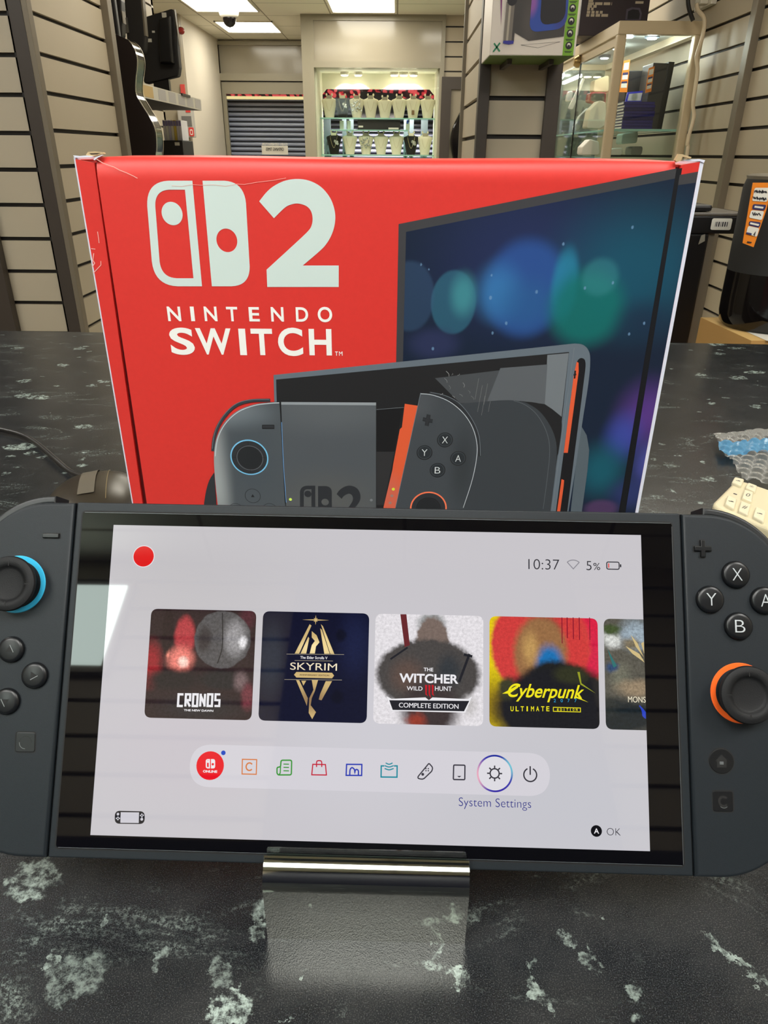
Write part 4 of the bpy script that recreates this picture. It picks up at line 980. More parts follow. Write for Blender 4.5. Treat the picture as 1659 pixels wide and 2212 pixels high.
b = MB(M_BLACKMATT); b.prism(Frame((0, 0, 0), (1, 0, 0), (0, 1, 0), (0, 0, 1), 1.0), [(-1.48, -.06), (1.34, -.06), (1.34, .90), (-1.48, 1.0)], -.04, FLOOR + .001)
b.build('counter_front', ctr)
zr = atZ
b = MB(M_BLACKMATT); b.box(.3, 1.36, 1.0, 1.6, FLOOR + .001, -.30); b.build('bench', None, None, label='low dark bench behind the counter carrying the black speaker and cardboard box', cat='bench')

# ------------------------------------------------------------------ things on the bench behind the counter
ZB = -.299
z6 = zoomer(1400, 340, 5.2664)
YB1 = 1.22
f = depth_frame(YB1); q = lambda x, y: f.px(*z6(x, y))
t = thing('monitor_stand', (q(500, 900)[0], YB1, ZB), 'black upright stand with a crossbar and barcode sticker behind the red box', 'stand')
ux0 = q(300, 870)[0]; ux1 = q(700, 870)[0]
b = MB(M_BLACK); b.box(ux0 - .12, ux1, YB1, YB1 + .08, ZB, q(600, 870)[1], bev=.003); b.build('upright', t)
b = MB(M_ALU); b.box(ux1, ux1 + .010, YB1 + .004, YB1 + .07, ZB, q(700, 870)[1]); b.build('edge_strip', t)
b = MB(M_BLACK, mat('dark_edge', (92, 86, 78), .4)); bx1 = q(1105, 750)[0]; b.box(ux0 - .12, bx1, YB1 - .002, YB1 + .12, q(800, 868)[1], q(800, 668)[1], 0, .002); b.box(ux0 - .12, bx1, YB1 - .003, YB1 + .12, q(800, 668)[1], q(800, 630)[1], 1, .002); b.build('crossbar', t)
b = MB(M_PAPER, M_INK); s0, s1 = q(693, 822), q(950, 692); b.rect(f, s0[0], s0[1], s1[0], s1[1], .0045, 0, .003)
x = s0[0] + .006
while x < s1[0] - .006:
    wd = random.choice((.0008, .0014, .002)); b.rect(f, x, s0[1] + .005, x + wd, s0[1] + .012, .005, 1); x += wd + random.choice((.001, .0016))
b.build('barcode_sticker', t)
b = MB(mat('small_sticker', (150, 144, 130), .5)); b.poly(f, [q(*p) for p in ((600, 885), (645, 868), (640, 950), (565, 990))], .002, 0); b.build('sticker', t)
z0_ = q(800, 630)[1]
b = MB(M_BLACK, M_GREIGE); b.box(q(540, 0)[0], q(760, 600)[0], YB1 + .01, YB1 + .1, z0_ + .001, q(700, 545)[1], 0, .004); b.box(q(560, 0)[0], q(670, 0)[0], YB1 + .02, YB1 + .06, q(700, 545)[1], q(650, 505)[1], 0, .004)
b.build('adapter', None, None, label='small black adapter box lying on the crossbar of the black stand', cat='adapter')
# cardboard box and black speaker with its price tag
YW = 1.11
f = depth_frame(YW); q = lambda x, y: f.px(*z6(x, y))
M_CARD = mat('brown_cardboard', (190, 146, 84), .75, noise=(20, .08)); M_CARDT = mat('cardboard_top', (214, 176, 110), .7)
p1 = atZ(*z6(660, 1845), 0.0); 
ctop = .0
c0 = atZ(*z6(655, 1850), ctop) + np.array([0, .02, 0]); c1 = atZ(*z6(1250, 2125), ctop) + np.array([0, .02, 0]); c2 = atZ(*z6(880, 1825), ctop)
b = MB(M_CARD, M_CARDT, M_PAPER)
dirx = np.array([c1[0] - c0[0], c1[1] - c0[1]]); Lx = np.linalg.norm(dirx); ux = dirx / Lx; uy = np.array([-ux[1], ux[0]])
fz = Frame((c0[0], c0[1], ctop), (ux[0], ux[1], 0), (uy[0], uy[1], 0), (0, 0, 1), 1.0)
Lb = Lx
b.prism(fz, [(0, 0), (Lb, 0), (Lb, .25), (0, .25)], 0, ZB + .001 - ctop, 1, 0)
b.rect(fz, .06, .02, .16, .09, .0006, 2)
b.build('cardboard_box', None, None, label='brown cardboard box under the black cylindrical speaker', cat='box')
spx = at(1690, 560, 1.08); zb_ = at(*z6(1000, 2030), 1.15)[2]
t = thing('speaker', (spx[0], 1.08, ctop), 'black cylindrical speaker with orange price tag, standing on the cardboard box', 'speaker')
F0 = Frame((spx[0], 1.08, ctop + .001), (1, 0, 0), (0, 1, 0), (0, 0, 1), 1.0)
RAD = spx[0] - at(1580, 640, 1.06)[0]
ZT = at(1640, 392, 1.01)[2]; ZM = at(1600, 602, 1.01)[2]
b = MB(M_GLOSSBLACK); b.lathe(F0, (0, 0), [(RAD * .86, 0), (RAD * .95, .006), (RAD * .99, .02), (RAD, .04), (RAD, ZM)], 0, 48); b.build('base_shell', t, 40)
b = MB(mat('speaker_cloth', (34, 33, 31), .75)); b.lathe(F0, (0, 0), [(RAD * .995, ZM), (RAD * 1.0, ZM + .01), (RAD * 1.02, ZT - .01), (RAD * .98, ZT)], 0, 48); b.build('grille_cloth', t, 40)
b = MB(mat('ring_rim', (120, 112, 96), .3)); b.lathe(F0, (0, 0), [(RAD * .98, ZT), (RAD * 1.0, ZT + .004), (RAD * .9, ZT + .006)], 0, 48); b.build('top_rim', t, 40)
ft = depth_frame(.985); q = lambda x, y: ft.px(*z6(x, y))
tg = thing('price_tag', (q(1250, 500)[0], 0.985, q(1150, 1020)[1]), 'large orange price tag with handwriting stuck on the black speaker', 'price tag')
Pq = [q(1195, 288), q(1420, 288), q(1345, 600), q(1200, 1022), q(1078, 975)]
b = MB(M_ORANGE); b.prism(ft, Pq, 0, -.0015); b.build('tag_card', tg)
def fld(pts, m, nm='tag_field', h=.0008):
    b = MB(m); b.poly(ft, round_poly([q(*p) for p in pts], .002), h); b.build(nm, tg)
fld(((1210, 345), (1390, 345), (1350, 505), (1180, 495)), M_PAPER); fld(((1190, 530), (1345, 540), (1320, 605), (1180, 590)), M_NAVYINK); fld(((1172, 598), (1318, 612), (1290, 715), (1145, 685)), M_PAPER)
fld(((1150, 722), (1280, 738), (1262, 800), (1138, 770)), M_NAVYINK); fld(((1135, 778), (1262, 805), (1235, 905), (1112, 865)), M_PAPER)
b = MB(M_INK, M_PAPER, M_NAVYINK)
def scrib(x0, y0, x1, y1, amp, n=9):
    pts = []
    for i in range(n * 2): t_ = i / (n * 2 - 1); pts.append(q(x0 + (x1 - x0) * t_ + random.uniform(-6, 6), y0 + (y1 - y0) * t_ + amp * (1 if i % 2 else -1) * random.uniform(.4, 1)))
    b.stroke(ft, smooth_path(pts, 3), .0011, .0012, 0)
scrib(1205, 385, 1350, 395, 14); scrib(1195, 460, 1340, 475, 14); scrib(1180, 640, 1270, 650, 16, 4); b.stroke(ft, [q(1210, 560), q(1300, 572)], .0022, .0014, 1); b.stroke(ft, [q(1160, 748), q(1250, 768)], .0022, .0014, 1)
b.poly(ft, [q(*p) for p in ((1115, 850), (1175, 862), (1170, 885), (1110, 868))], .0012, 2); b.stroke(ft, [q(1195, 880), q(1215, 850), q(1205, 890)], .0012, .0012, 0); b.stroke(ft, [q(1125, 960), q(1170, 968)], .0015, .0012, 0)
b.build('handwriting', tg)

# ------------------------------------------------------------------ mouse
mc = np.array([-.191, .413, 0.0]); ms = thing('mouse', mc, 'dark glossy computer mouse with its cord, beside the red box', 'mouse')
M_MOUSE = mat('mouse_shell', (52, 45, 36), .28, spec=.6); M_MOUSED = mat('mouse_band', (104, 96, 84), .35)
def mouse_pt(u, v, gr=1.0):
    """u round, v from rim to top"""
    a = 2 * math.pi * u; e = v * math.pi / 2
    cu, su = math.cos(a), math.sin(a); ce = max(0.0, math.cos(e)) ** .8; se = math.sin(e) ** .9
    x = .037 * ce * np.sign(cu) * abs(cu) ** .85 * gr; y = .056 * ce * np.sign(su) * abs(su) ** .85 * gr; z = .004 + .031 * se * gr
    th = math.radians(18); return mc + np.array([x * math.cos(th) - y * math.sin(th), x * math.sin(th) + y * math.cos(th), z])
b = MB(M_MOUSE); nu, nv = 48, 14
V = [mouse_pt(i / nu, j / nv) for j in range(nv + 1) for i in range(nu)]
b.raw(V, [[j * nu + i, j * nu + (i + 1) % nu, (j + 1) * nu + (i + 1) % nu, (j + 1) * nu + i] for j in range(nv) for i in range(nu)], 0)
b.raw([mouse_pt(i / nu, 0) * np.array([1, 1, 0]) + np.array([0, 0, .001]) for i in range(nu)] + V[:nu], [[i, (i + 1) % nu, nu + (i + 1) % nu, nu + i] for i in range(nu)], 0)
b.build('shell', ms, 50)
b = MB(M_MOUSED)
th = math.radians(18); dirn = np.array([-math.sin(th), math.cos(th)]); sid = np.array([math.cos(th), math.sin(th)])
def top_z(x, y):
    r = min(1, math.hypot(x / .037, y / .056)); ce = r ** (1 / .8) ; e = math.acos(min(1, ce)); return .004 + .031 * math.sin(e) ** .9
for (xa, xb, ya, yb, dz) in ((-.009, .001, -.012, .052, .0009),):
    rows = 10; vs_ = []
    for k in range(rows + 1):
        y = ya + (yb - ya) * k / rows
        for x in (xa, xb): p = mc[:2] + sid * x + dirn * y; vs_.append((p[0], p[1], top_z(x, y) + dz))
    b.raw(vs_, [[2 * k, 2 * k + 1, 2 * k + 3, 2 * k + 2] for k in range(rows)], 0)
b.build('wheel_slot', ms, 60)
b = MB(mat('gold_line', (150, 130, 92), .3))
vs_ = [mc + np.array([*(sid * .008 + dirn * (-.02 + .07 * k / 12)), top_z(.008, -.02 + .07 * k / 12) + .0006]) for k in range(12)]
b.tube(vs_, .00025, 0, 6, 0); b.build('trim_line', ms)
nose = mc + np.array([*(dirn * .058), .012])
cord = [nose] + [atZ(x, y, .004) for x, y in ((158, 1022), (120, 992), (85, 962), (55, 943), (20, 932), (-20, 926), (-90, 930), (-200, 945))]
b = MB(M_BLACK); b.tube(cord, .0021, 0, 10, 6); b.build('cord', ms, 60)

# ------------------------------------------------------------------ card machine keypad
ZK = .031
k0 = atZ(1533, 1092, ZK); k1 = atZ(1659, 1140, ZK); k2 = atZ(1592, 1033, ZK)
ux = (k1 - k0)[:2]; ux /= np.linalg.norm(ux); uy = (k2 - k0)[:2]; Ly = np.linalg.norm(uy); uy /= Ly
fk = Frame((k0[0], k0[1], ZK), (*ux, 0), (*uy, 0), (0, 0, 1), .001)
M_BEIGE = mat('beige_plastic', (212, 200, 166), .4); M_KEY = mat('beige_key', (220, 210, 180), .4)
kp = thing('desk_phone', (k0[0], k0[1], 0), 'beige desk phone keypad with square keys, at the right edge of the counter', 'phone')
Lym = Ly * 1000
b = MB(M_BEIGE); outl = round_poly([(0, 0), (150, 0), (150, Lym), (0, Lym)], [9, 4, 4, 9]); b.prism(fk, outl, 0, -9, 0, None, 2.5); b.prism(fk, inset(outl, 3), -9, -ZK * 1000 + .2, 0); b.build('housing', kp, 40)
zkk = zoomer(1500, 900, 7.9)
F1 = lambda x, y: fk.px(*zkk(x, y))
keys = [((700, 1405), (875, 1470), (740, 1608), (570, 1530), ''), ((945, 1490), (1145, 1545), (1000, 1690), (818, 1628), '#'), ((1110, 1330), (1290, 1370), (1180, 1510), (985, 1450), '0'), ((985, 1150), (1180, 1185), (1065, 1285), (880, 1225), '-'), ((1230, 1570), (1420, 1640), (1290, 1790), (1090, 1710), '-'), ((1240, 1230), (1420, 1280), (1330, 1370), (1140, 1300), '*')]
for q4 in keys:
    P = [F1(*p) for p in q4[:4]]
    b = MB(M_KEY, M_INK); kb = round_poly(P, 1.2); b.prism(fk, [tuple(np.array(p)) for p in kb], 2.0, -.5, 0, None, .9)
    c = np.mean(np.array(P), 0); wv_ = abs(P[1][0] - P[0][0]) * .2; hv_ = abs(P[0][1] - P[3][1]) * .18
    if q4[4] in ('', '-'):
        b.stroke(fk, [(c[0] - wv_, c[1] - .4), (c[0] + wv_, c[1] + .3)], .7, 2.05, 1)
        b.stroke(fk, [(c[0] - wv_ * .2, c[1] + .6), (c[0] + wv_ * .8, c[1] + .8)], .5, 2.05, 1)
    else: b.text(fk, q4[4], c[0] - wv_, c[1] + hv_, c[0] + wv_, c[1] - hv_, 2.05, 1)
    b.build('key', kp, 40)
b = MB(M_INK); p = F1(900, 1360); b.rect(fk, p[0] - 1.2, p[1] - .8, p[0] + 1.2, p[1] + .8, .05); b.build('microphone_mark', kp)

# ------------------------------------------------------------------ bubble wrap
M_BW = bpy.data.materials.new('clear_bubble_film'); M_BW.use_nodes = True
def film(m, col, fac):
    nt = m.node_tree; nt.nodes.clear(); N = nt.nodes.new; L = nt.links.new
    t = N('ShaderNodeBsdfTransparent'); t.inputs[0].default_value = (*col, 1); g = N('ShaderNodeBsdfPrincipled'); g.inputs['Base Color'].default_value = (*col, 1); g.inputs['Roughness'].default_value = .12
    lw = N('ShaderNodeLayerWeight'); lw.inputs[0].default_value = .5; r = N('ShaderNodeMapRange'); r.inputs[1].default_value = .35; r.inputs[3].default_value = fac; r.inputs[4].default_value = fac + .38; L(lw.outputs['Facing'], r.inputs[0])
    mx = N('ShaderNodeMixShader'); o = N('ShaderNodeOutputMaterial'); L(r.outputs[0], mx.inputs[0]); L(t.outputs[0], mx.inputs[1]); L(g.outputs[0], mx.inputs[2]); L(mx.outputs[0], o.inputs[0])
film(M_BW, (.92, .92, .88), .10)
M_BWB = bpy.data.materials.new('blue_bubble_film'); M_BWB.use_nodes = True; film(M_BWB, (.16, .44, .72), .5)
Lft = [(1541, 931), (1549, 952), (1556, 975), (1575, 985), (1590, 1012), (1602, 1035), (1612, 1040)]
bw = thing('bubble_wrap', atZ(1650, 990, 0), 'crumpled clear bubble wrap with a blue stripe at the right edge of the counter', 'bubble wrap')
rows, cols_ = 52, 70
g0 = []
for j in range(rows + 1):
    s = j / rows * (len(Lft) - 1); i0 = min(int(s), len(Lft) - 2); fr_ = s - i0
    lx = Lft[i0][0] * (1 - fr_) + Lft[i0 + 1][0] * fr_; ly = Lft[i0][1] * (1 - fr_) + Lft[i0 + 1][1] * fr_
    ry = 936 + (1060 - 936) * j / rows; rx = 1790
    row = []
    for i in range(cols_ + 1):
        u = i / cols_; px = lx + (rx - lx) * u; py = ly + (ry - ly) * u + 5 * math.sin(u * 9 + 1) * (1 - j / rows)
        row.append(atZ(px, py, .006))
    g0.append(row)
pos = np.array(g0)
cell = .011; Hm = np.zeros(pos.shape[:2])
for j in range(rows + 1):
    for i in range(cols_ + 1):
        x, y = pos[j, i, 0], pos[j, i, 1]; best = 9
        r0 = round(y / (cell * .87))
        for r in (r0 - 1, r0, r0 + 1):
            ofs = (r % 2) * cell / 2; c = round((x - ofs) / cell); best = min(best, math.hypot(x - c * cell - ofs, y - r * cell * .87))
        Hm[j, i] = .0040 * max(0, 1 - (best / .0047) ** 2) ** .5 if best < .0047 else 0
        Hm[j, i] += .0012 * math.sin(x * 70 + 1) * math.sin(y * 90) + .0008 * math.sin(x * 160 + y * 120)
edge = np.minimum(1, np.arange(rows + 1) / 8.0)[:, None]; pos[:, :, 2] += Hm * (.35 + .65 * edge) * .7
pos[:, :, 2] = np.maximum(pos[:, :, 2], .001)
def patch(j0, j1, m, name):
    b = MB(m); W_ = cols_ + 1
    b.raw([tuple(p) for j in range(j0, j1 + 1) for p in pos[j]], [[j * W_ + i, j * W_ + i + 1, (j + 1) * W_ + i + 1, (j + 1) * W_ + i] for j in range(j1 - j0) for i in range(cols_)], 0)
    b.build(name, bw, 60)
patch(0, 9, M_BW, 'clear_edge'); patch(9, 21, M_BWB, 'blue_stripe'); patch(21, rows, M_BW, 'clear_sheet')
# ------------------------------------------------------------------ red console box
YBX = 0.369
BS = .000922
BF = Frame((0, YBX, 0), (1, 0, 0), (0, 0, 1), (0, -1, 0), BS)
zl = zoomer(300, 370, 3.4563); zv = zoomer(840, 320, 2.37); z3 = zoomer(430, 740, 2.6333); z4 = zoomer(820, 740, 2.765); z7 = zoomer(0, 300, 4.809)
bx = lambda x, y: BF.px(x, y)
M_RED = mat('red_card', (222, 56, 50), .42, noise=(400, .05))
M_REDIN = mat('groove_shade_red', (96, 8, 10), .6)  # card red darkened to paint the shade inside the groove
M_CUT = mat('raw_card_edge', (196, 172, 130), .8); M_WHITEEDGE = mat('white_card_edge', (226, 230, 246), .5)
M_LOGO = mat('silver_print', (214, 230, 226), .35, metal=.0); M_LETTER = mat('white_print', (250, 250, 246), .45)
box = thing('console_box', (-.004, .46, 0), 'red games console box with large white logo, standing upright behind the handheld console', 'box')
XA, XB, ZT0 = -163.0, 154.5, 243.0
b = MB(M_RED, M_WHITEEDGE)
def bbox_(a0, a1, d0, d1, z0, z1, m, bev=0): b.box(a0 * BS, a1 * BS, YBX + d0 * BS, YBX + d1 * BS, z0 * BS, z1 * BS, m, bev)
bbox_(XA + .8, XB - 1.9, 3, 115, .5, 241.5, 0, .0012)
bbox_(XA, XA + 1, .4, 115, .5, 242.4, 1); bbox_(XB - 2.0, XB, .2, 115, .5, 242.6, 1)
bbox_(XA + 2, XB - 3, 2.2, 3.4, 1, 240, M_REDIN)
b.build('carton_body', box)
# side flaps of the front, and the edges of the panel between them
def line_(p, q):
    (a0, z0), (a1, z1) = bx(*p), bx(*q); return lambda z: a0 + (a1 - a0) * (z - z0) / (z1 - z0)
FL_L, PL0 = line_((201.7, 339.5), (307, 1081)), line_((205.9, 344.7), (317, 1081))
PL1, FL_R = line_((1463.6, 345), (1337, 1098)), line_((1473, 345), (1352, 1098))
b = MB(M_RED); b.prism(BF, [(XA + .9, .5), (FL_L(.5), .5), (FL_L(240), 240), (XA + .9, 241.5)], .0, -3, 0); b.build('side_flap', box)
b = MB(M_RED); fr0 = FL_R(200); b.prism(BF, [(FL_R(.5), .5), (XB - 2.0, .5), (XB - 2.0, 242.5), (FL_R(241), 241.0)], .0, -3, 0); b.build('side_flap', box)
# main front panel, folding softly over the top
b = MB(M_RED)
prof = [(0.6, .5), (0.6, 60), (0.6, 232)] + [(0.6 - 5.2 * (1 - math.cos(a)), 232 + 10.6 * math.sin(a)) for a in [math.pi / 2 * k / 8 for k in range(1, 9)]] + [(-60, 243.2), (-114, 242.6)]
n = len(prof); NS = 24
V = []
for (h, z) in prof:
    zz = min(z, 240)
    for i in range(NS + 1):
        t = i / NS; x = PL0(zz) * (1 - t) + PL1(zz) * t; wob = .35 * math.sin(t * 9.0) * (1 if z > 241 else 0)
        V.append(BF.pt(x, z + wob, h))
b.raw(V, [[j * (NS + 1) + i, j * (NS + 1) + i + 1, (j + 1) * (NS + 1) + i + 1, (j + 1) * (NS + 1) + i] for j in range(n - 1) for i in range(NS)], 0)
for i in (0, NS):
    b.raw([V[j * (NS + 1) + i] for j in range(n)] + [BF.pt(PL0(min(z, 240)) if i == 0 else PL1(min(z, 240)), min(z, 239), -3) for h, z in prof], [[j, j + 1, n + j + 1, n + j] for j in range(n - 1)], 0)
b.build('front_panel', box, 50)
# torn corners, creases
def crumple(pts, h0, m):
    b = MB(m); P = [bx(*p) for p in pts]; b.prism(BF, P, h0, h0 - 2.5, 0); b.build('torn_corner', box)
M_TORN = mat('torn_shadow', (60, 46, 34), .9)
crumple([z7(885, 165), z7(905, 135), z7(960, 130), z7(1060, 140), z7(1075, 155), z7(1010, 165), z7(960, 180), z7(900, 180)], -1.0, M_CUT)
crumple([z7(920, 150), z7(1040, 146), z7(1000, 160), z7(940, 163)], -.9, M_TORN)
crumple([z7(975, 215), z7(1000, 190), z7(1060, 168), z7(1068, 174), z7(1015, 200), z7(990, 222)], .9, M_WHITEEDGE)
crumple([z7(760, 172), z7(820, 178), z7(900, 172), z7(960, 180), z7(960, 190), z7(780, 195)], .25, M_WHITEEDGE)
crumple([zv(1462, 62), zv(1480, 30), zv(1500, 32), zv(1545, 46), zv(1540, 54), zv(1500, 44), zv(1492, 62), zv(1470, 72)], 1.2, M_CUT)
crumple([zv(1500, 62), zv(1540, 58), zv(1590, 56), zv(1618, 62), zv(1612, 76), zv(1590, 66), zv(1530, 68)], .25, M_WHITEEDGE)
b = MB(mat('pale_crease', (246, 190, 178), .5))
def crease(pts, w, h=.85):
    b.stroke(BF, [bx(*p) for p in pts], w, h, 0)
crease([z7(*p) for p in ((1010, 210), (1070, 248), (1140, 275), (1190, 292), (1250, 325), (1320, 352), (1390, 385), (1432, 408))], .35)
crease([z7(*p) for p in ((1015, 965), (1025, 1030), (1030, 1080))], .35, .2); crease([z7(*p) for p in ((950, 1140), (990, 1145))], .35, .2); crease([z7(*p) for p in ((975, 1190), (965, 1260), (985, 1290), (960, 1330))], .45, .2); crease([z7(*p) for p in ((970, 1395), (1050, 1310), (1048, 1270))], .35, .2)
crease([zl(*p) for p in ((250, 108), (330, 112), (400, 98), (470, 104), (560, 100), (650, 112), (730, 95), (790, 98), (880, 82), (1000, 68), (1100, 50))], .18)
b.build('crease_mark', box)

# logo: two controller shapes and the figure
H_ART = .75
b = MB(M_LOGO)
def zpoly(zf, pts): return [bx(*zf(x, y)) for x, y in pts]
lo = round_poly(zpoly(zl, [(402, 70), (474, 857), (115, 857), (50, 70)]), [.1, .1, 13.5, 13.5], 10)
li = round_poly(zpoly(zl, [(347, 137), (410, 797), (168, 797), (116, 137)]), [.1, .1, 9.5, 9.5], 10)
b.poly(BF, lo, H_ART, 0, [li])
c = bx(*zl(251, 315)); b.poly(BF, circle_pts(c[0], c[1], 5.45, 5.65), H_ART, 0)
ro = round_poly(zpoly(zl, [(478, 70), (792, 70), (838, 857), (547, 857)]), [.1, 13.5, 13.5, .1], 10)
c = bx(*zl(659, 515)); b.poly(BF, ro, H_ART, 0, [circle_pts(c[0], c[1], 5.5, 5.85)])
b.build('logo', box)
two = [(900, 224)] + [(960, 150), (1020, 103), (1100, 68), (1190, 57), (1280, 72), (1365, 120), (1430, 200), (1462, 290), (1466, 375), (1445, 460), (1405, 535), (1350, 595), (1225, 702)] + [(1493, 702), (1493, 862), (960, 862), (955, 733), (1170, 536), (1262, 448), (1290, 405), (1298, 350), (1285, 295), (1250, 258), (1190, 240), (1140, 247), (1090, 272), (1010, 350)]
def smooth_part(P, segs, n=5):
    out = []
    for (i0, i1, sm) in segs: out += smooth_path(P[i0:i1 + 1], n) if sm else P[i0:i1 + 1]
    return out
P2 = zpoly(zl, two)
b = MB(M_LOGO); b.poly(BF, smooth_part(P2, [(0, 13, 1), (14, 17, 0), (18, 27, 1)]), H_ART, 0); b.build('logo', box)
def word(zf, letters, m, name, h, off, y_lean=0.06):
    b = MB(m)
    for ch, x0, x1, y0, y1 in letters:
        l, r = bx(*zf(x0 + 3, (y0 + y1) / 2)), bx(*zf(x1 - 3, (y0 + y1) / 2)); t, bo = bx(*zf((x0 + x1) / 2, y0)), bx(*zf((x0 + x1) / 2, y1))
        b.text(BF, ch, l[0], t[1], r[0], bo[1], h, 0, off)
    b.build(name, box)
word(zl, [('N', 213, 318, 1008, 1117), ('I', 385, 420, 1008, 1117), ('N', 487, 588, 1008, 1117), ('T', 653, 742, 1010, 1118), ('E', 820, 905, 1012, 1119), ('N', 985, 1085, 1012, 1120), ('D', 1170, 1268, 1013, 1121), ('O', 1333, 1447, 1010, 1125)], M_LETTER, 'lettering', H_ART, .02)
word(zl, [('S', 232, 418, 1165, 1368), ('W', 428, 697, 1170, 1366), ('I', 748, 805, 1173, 1370), ('T', 838, 1003, 1173, 1370), ('C', 1037, 1228, 1165, 1377), ('H', 1268, 1443, 1175, 1372)], M_LETTER, 'lettering', H_ART, .026)
word(zl, [('T', 1463, 1490, 1343, 1374), ('M', 1492, 1524, 1343, 1374)], M_LETTER, 'trade_mark', H_ART, .02)

# printed television
def uvz(zf, x, y, rx, ry, soft, col, al): return (*bx(*zf(x, y)), rx, ry, soft, col, al)
TVB = [uvz(zv, 700, 560, 75, 60, .9, (42, 52, 100), .6), uvz(zv, 1250, 620, 60, 50, .9, (24, 84, 108), .85), uvz(zv, 700, 720, 26, 30, .35, (46, 86, 158), .8), uvz(zv, 560, 740, 18, 22, .9, (60, 130, 190), .7), uvz(zv, 690, 800, 24, 20, .8, (44, 96, 150), .6),
       uvz(zv, 330, 790, 13, 18, .12, (54, 112, 138), .55), uvz(zv, 380, 750, 10, 16, .8, (70, 150, 160), .7), uvz(zv, 110, 760, 14, 20, .15, (62, 92, 128), .35), uvz(zv, 900, 700, 9, 24, .5, (40, 130, 165), .8), uvz(zv, 1010, 820, 26, 26, .5, (16, 112, 108), .85), uvz(zv, 1080, 660, 12, 12, .4, (60, 140, 150), .4),
       uvz(zv, 1300, 880, 22, 16, .9, (26, 44, 70), .7), uvz(zv, 230, 1000, 20, 12, .7, (52, 58, 100), .6), uvz(z4, 1600, 430, 26, 30, .95, (92, 58, 140), .9), uvz(z4, 1450, 560, 16, 22, .9, (62, 78, 170), .8), uvz(z4, 1320, 760, 22, 26, .9, (24, 92, 110), .9), uvz(z4, 1620, 720, 16, 22, .9, (80, 84, 170), .8), uvz(z4, 1500, 900, 20, 16, .9, (52, 62, 120), .7), uvz(z4, 1320, 990, 13, 8, .5, (96, 66, 110), .6)]
for (x, y, r) in ((600, 895, .9), (1002, 715, .8), (1145, 688, .8), (755, 735, .9), (520, 765, 1.0), (205, 620, .5), (165, 595, .6), (892, 490, .8), (1245, 405, .8), (530, 945, .8), (1305, 895, .8), (1228, 950, .8), (225, 1025, .9), (525, 650, .6)):
    TVB.append(uvz(zv, x, y, r, r * 1.4, .5, (120, 160, 200), .6))
M_TVPIC = blob_mat('printed_bokeh', (25, 37, 58), TVB, rough=.4, noise=1.2, nscale=4)
M_TVFRAME = mat('printed_charcoal', (64, 64, 68), .45)
ZLOW = 2.0
tvi = [bx(*zv(*p)) for p in ((88, 428), (1472, 162))]; tvo = [bx(*zv(*p)) for p in ((50, 388), (1478, 108))]
b = MB(M_TVFRAME, M_TVPIC)
xr0, xr1 = PL1(tvi[1][1]), PL1(ZLOW)
b.poly(BF, [(bx(*zv(42, 1090))[0] - 1, ZLOW), (bx(*zv(50, 388))[0], tvo[0][1]), (PL1(tvo[1][1]), tvo[1][1] + .4), (xr1, ZLOW)], .68, 0)
b.poly(BF, [(bx(*zv(75, 1090))[0] - 1, ZLOW), tvi[0], (xr0, tvi[1][1] + .6), (xr1, ZLOW)], .72, 1)
b.build('television_picture', box)
b = MB(M_TVFRAME, M_TVPIC)
ff = lambda x, y: bx(*zv(x, y))
b.poly(BF, [(FL_R(ZLOW) + .1, ZLOW), (FL_R(ff(1500, 137)[1]) + .1, ff(1500, 137)[1]), (XB - 2.05, ff(1583, 120)[1]), (XB - 2.05, ZLOW)], .08, 0)
b.poly(BF, [(FL_R(ZLOW) + .1, ZLOW), (FL_R(ff(1500, 190)[1]) + .1, ff(1500, 190)[1]), (XB - 2.05, ff(1575, 176)[1]), (XB - 2.05, ZLOW)], .12, 1)
b.build('television_picture', box)
# dark strip over the groove beside the picture, for its print and its shade
b = MB(mat('print_shade_black', (16, 18, 24), .5)); b.poly(BF, [(xr1 - .5, 1), (PL1(tvo[1][1]) - .3, tvo[1][1]), (FL_R(tvo[1][1]) + .8, tvo[1][1] + .6), (FL_R(1) + .8, 1)], .05, 0); b.build('groove_strip', box)

# printed tablet on its dock
def A4(pts): return [bx(*z4(x, y)) for x, y in pts]
def A3(pts): return [bx(*z3(x, y)) for x, y in pts]
G1 = lambda n, c, r=.45: mat('print_' + n, tuple(min(255, x * 1.14) for x in c), r)
c_rim, c_black, c_gl, c_gl2, c_grip, c_edge = G1('rim', (92, 102, 112)), G1('black', (32, 32, 34)), G1('glare_dark', (66, 69, 73)), G1('glare', (104, 110, 116)), G1('grip', (54, 58, 63)), G1('edge', (104, 112, 120))
c_dock = blob_mat('print_dock', (84, 89, 95), [(*bx(*z3(740, 380)), 60, 22, .9, (98, 103, 108), .8), (*bx(*z3(740, 900)), 50, 30, .9, (98, 98, 96), .6)], rough=.45)
c_joy = blob_mat('print_joy', (82, 88, 94), [(*bx(*z3(95, 700)), 12, 70, .9, (176, 182, 184), .8), (*bx(*z3(200, 400)), 30, 14, .9, (128, 138, 146), .8), (*bx(*z3(300, 650)), 28, 40, .9, (74, 82, 90), .7)], rough=.45)
c_joy2 = blob_mat('print_joy_right', (70, 75, 81), [(*bx(*z3(1250, 350)), 14, 16, .9, (84, 88, 94), .7), (*bx(*z3(1500, 700)), 12, 40, .9, (54, 58, 62), .7)], rough=.45)
c_or = blob_mat('print_orange', (232, 96, 58), [(*bx(*z3(1090, 860)), 12, 22, .9, (214, 108, 88), .8)], rough=.45)
c_blue, c_dk, c_sil, c_or2 = G1('blue_ring', (110, 176, 214)), G1('dark_grey', (44, 46, 50)), G1('pale_edge', (176, 184, 190)), G1('orange_ring', (226, 112, 78))
DZ = 45 # mm of picture hidden below the console
def low(p, z=6.0): return (p[0] + (p[1] - z) * 0.0, z)
b = MB()
o = A4([(1215, 990)])[0]
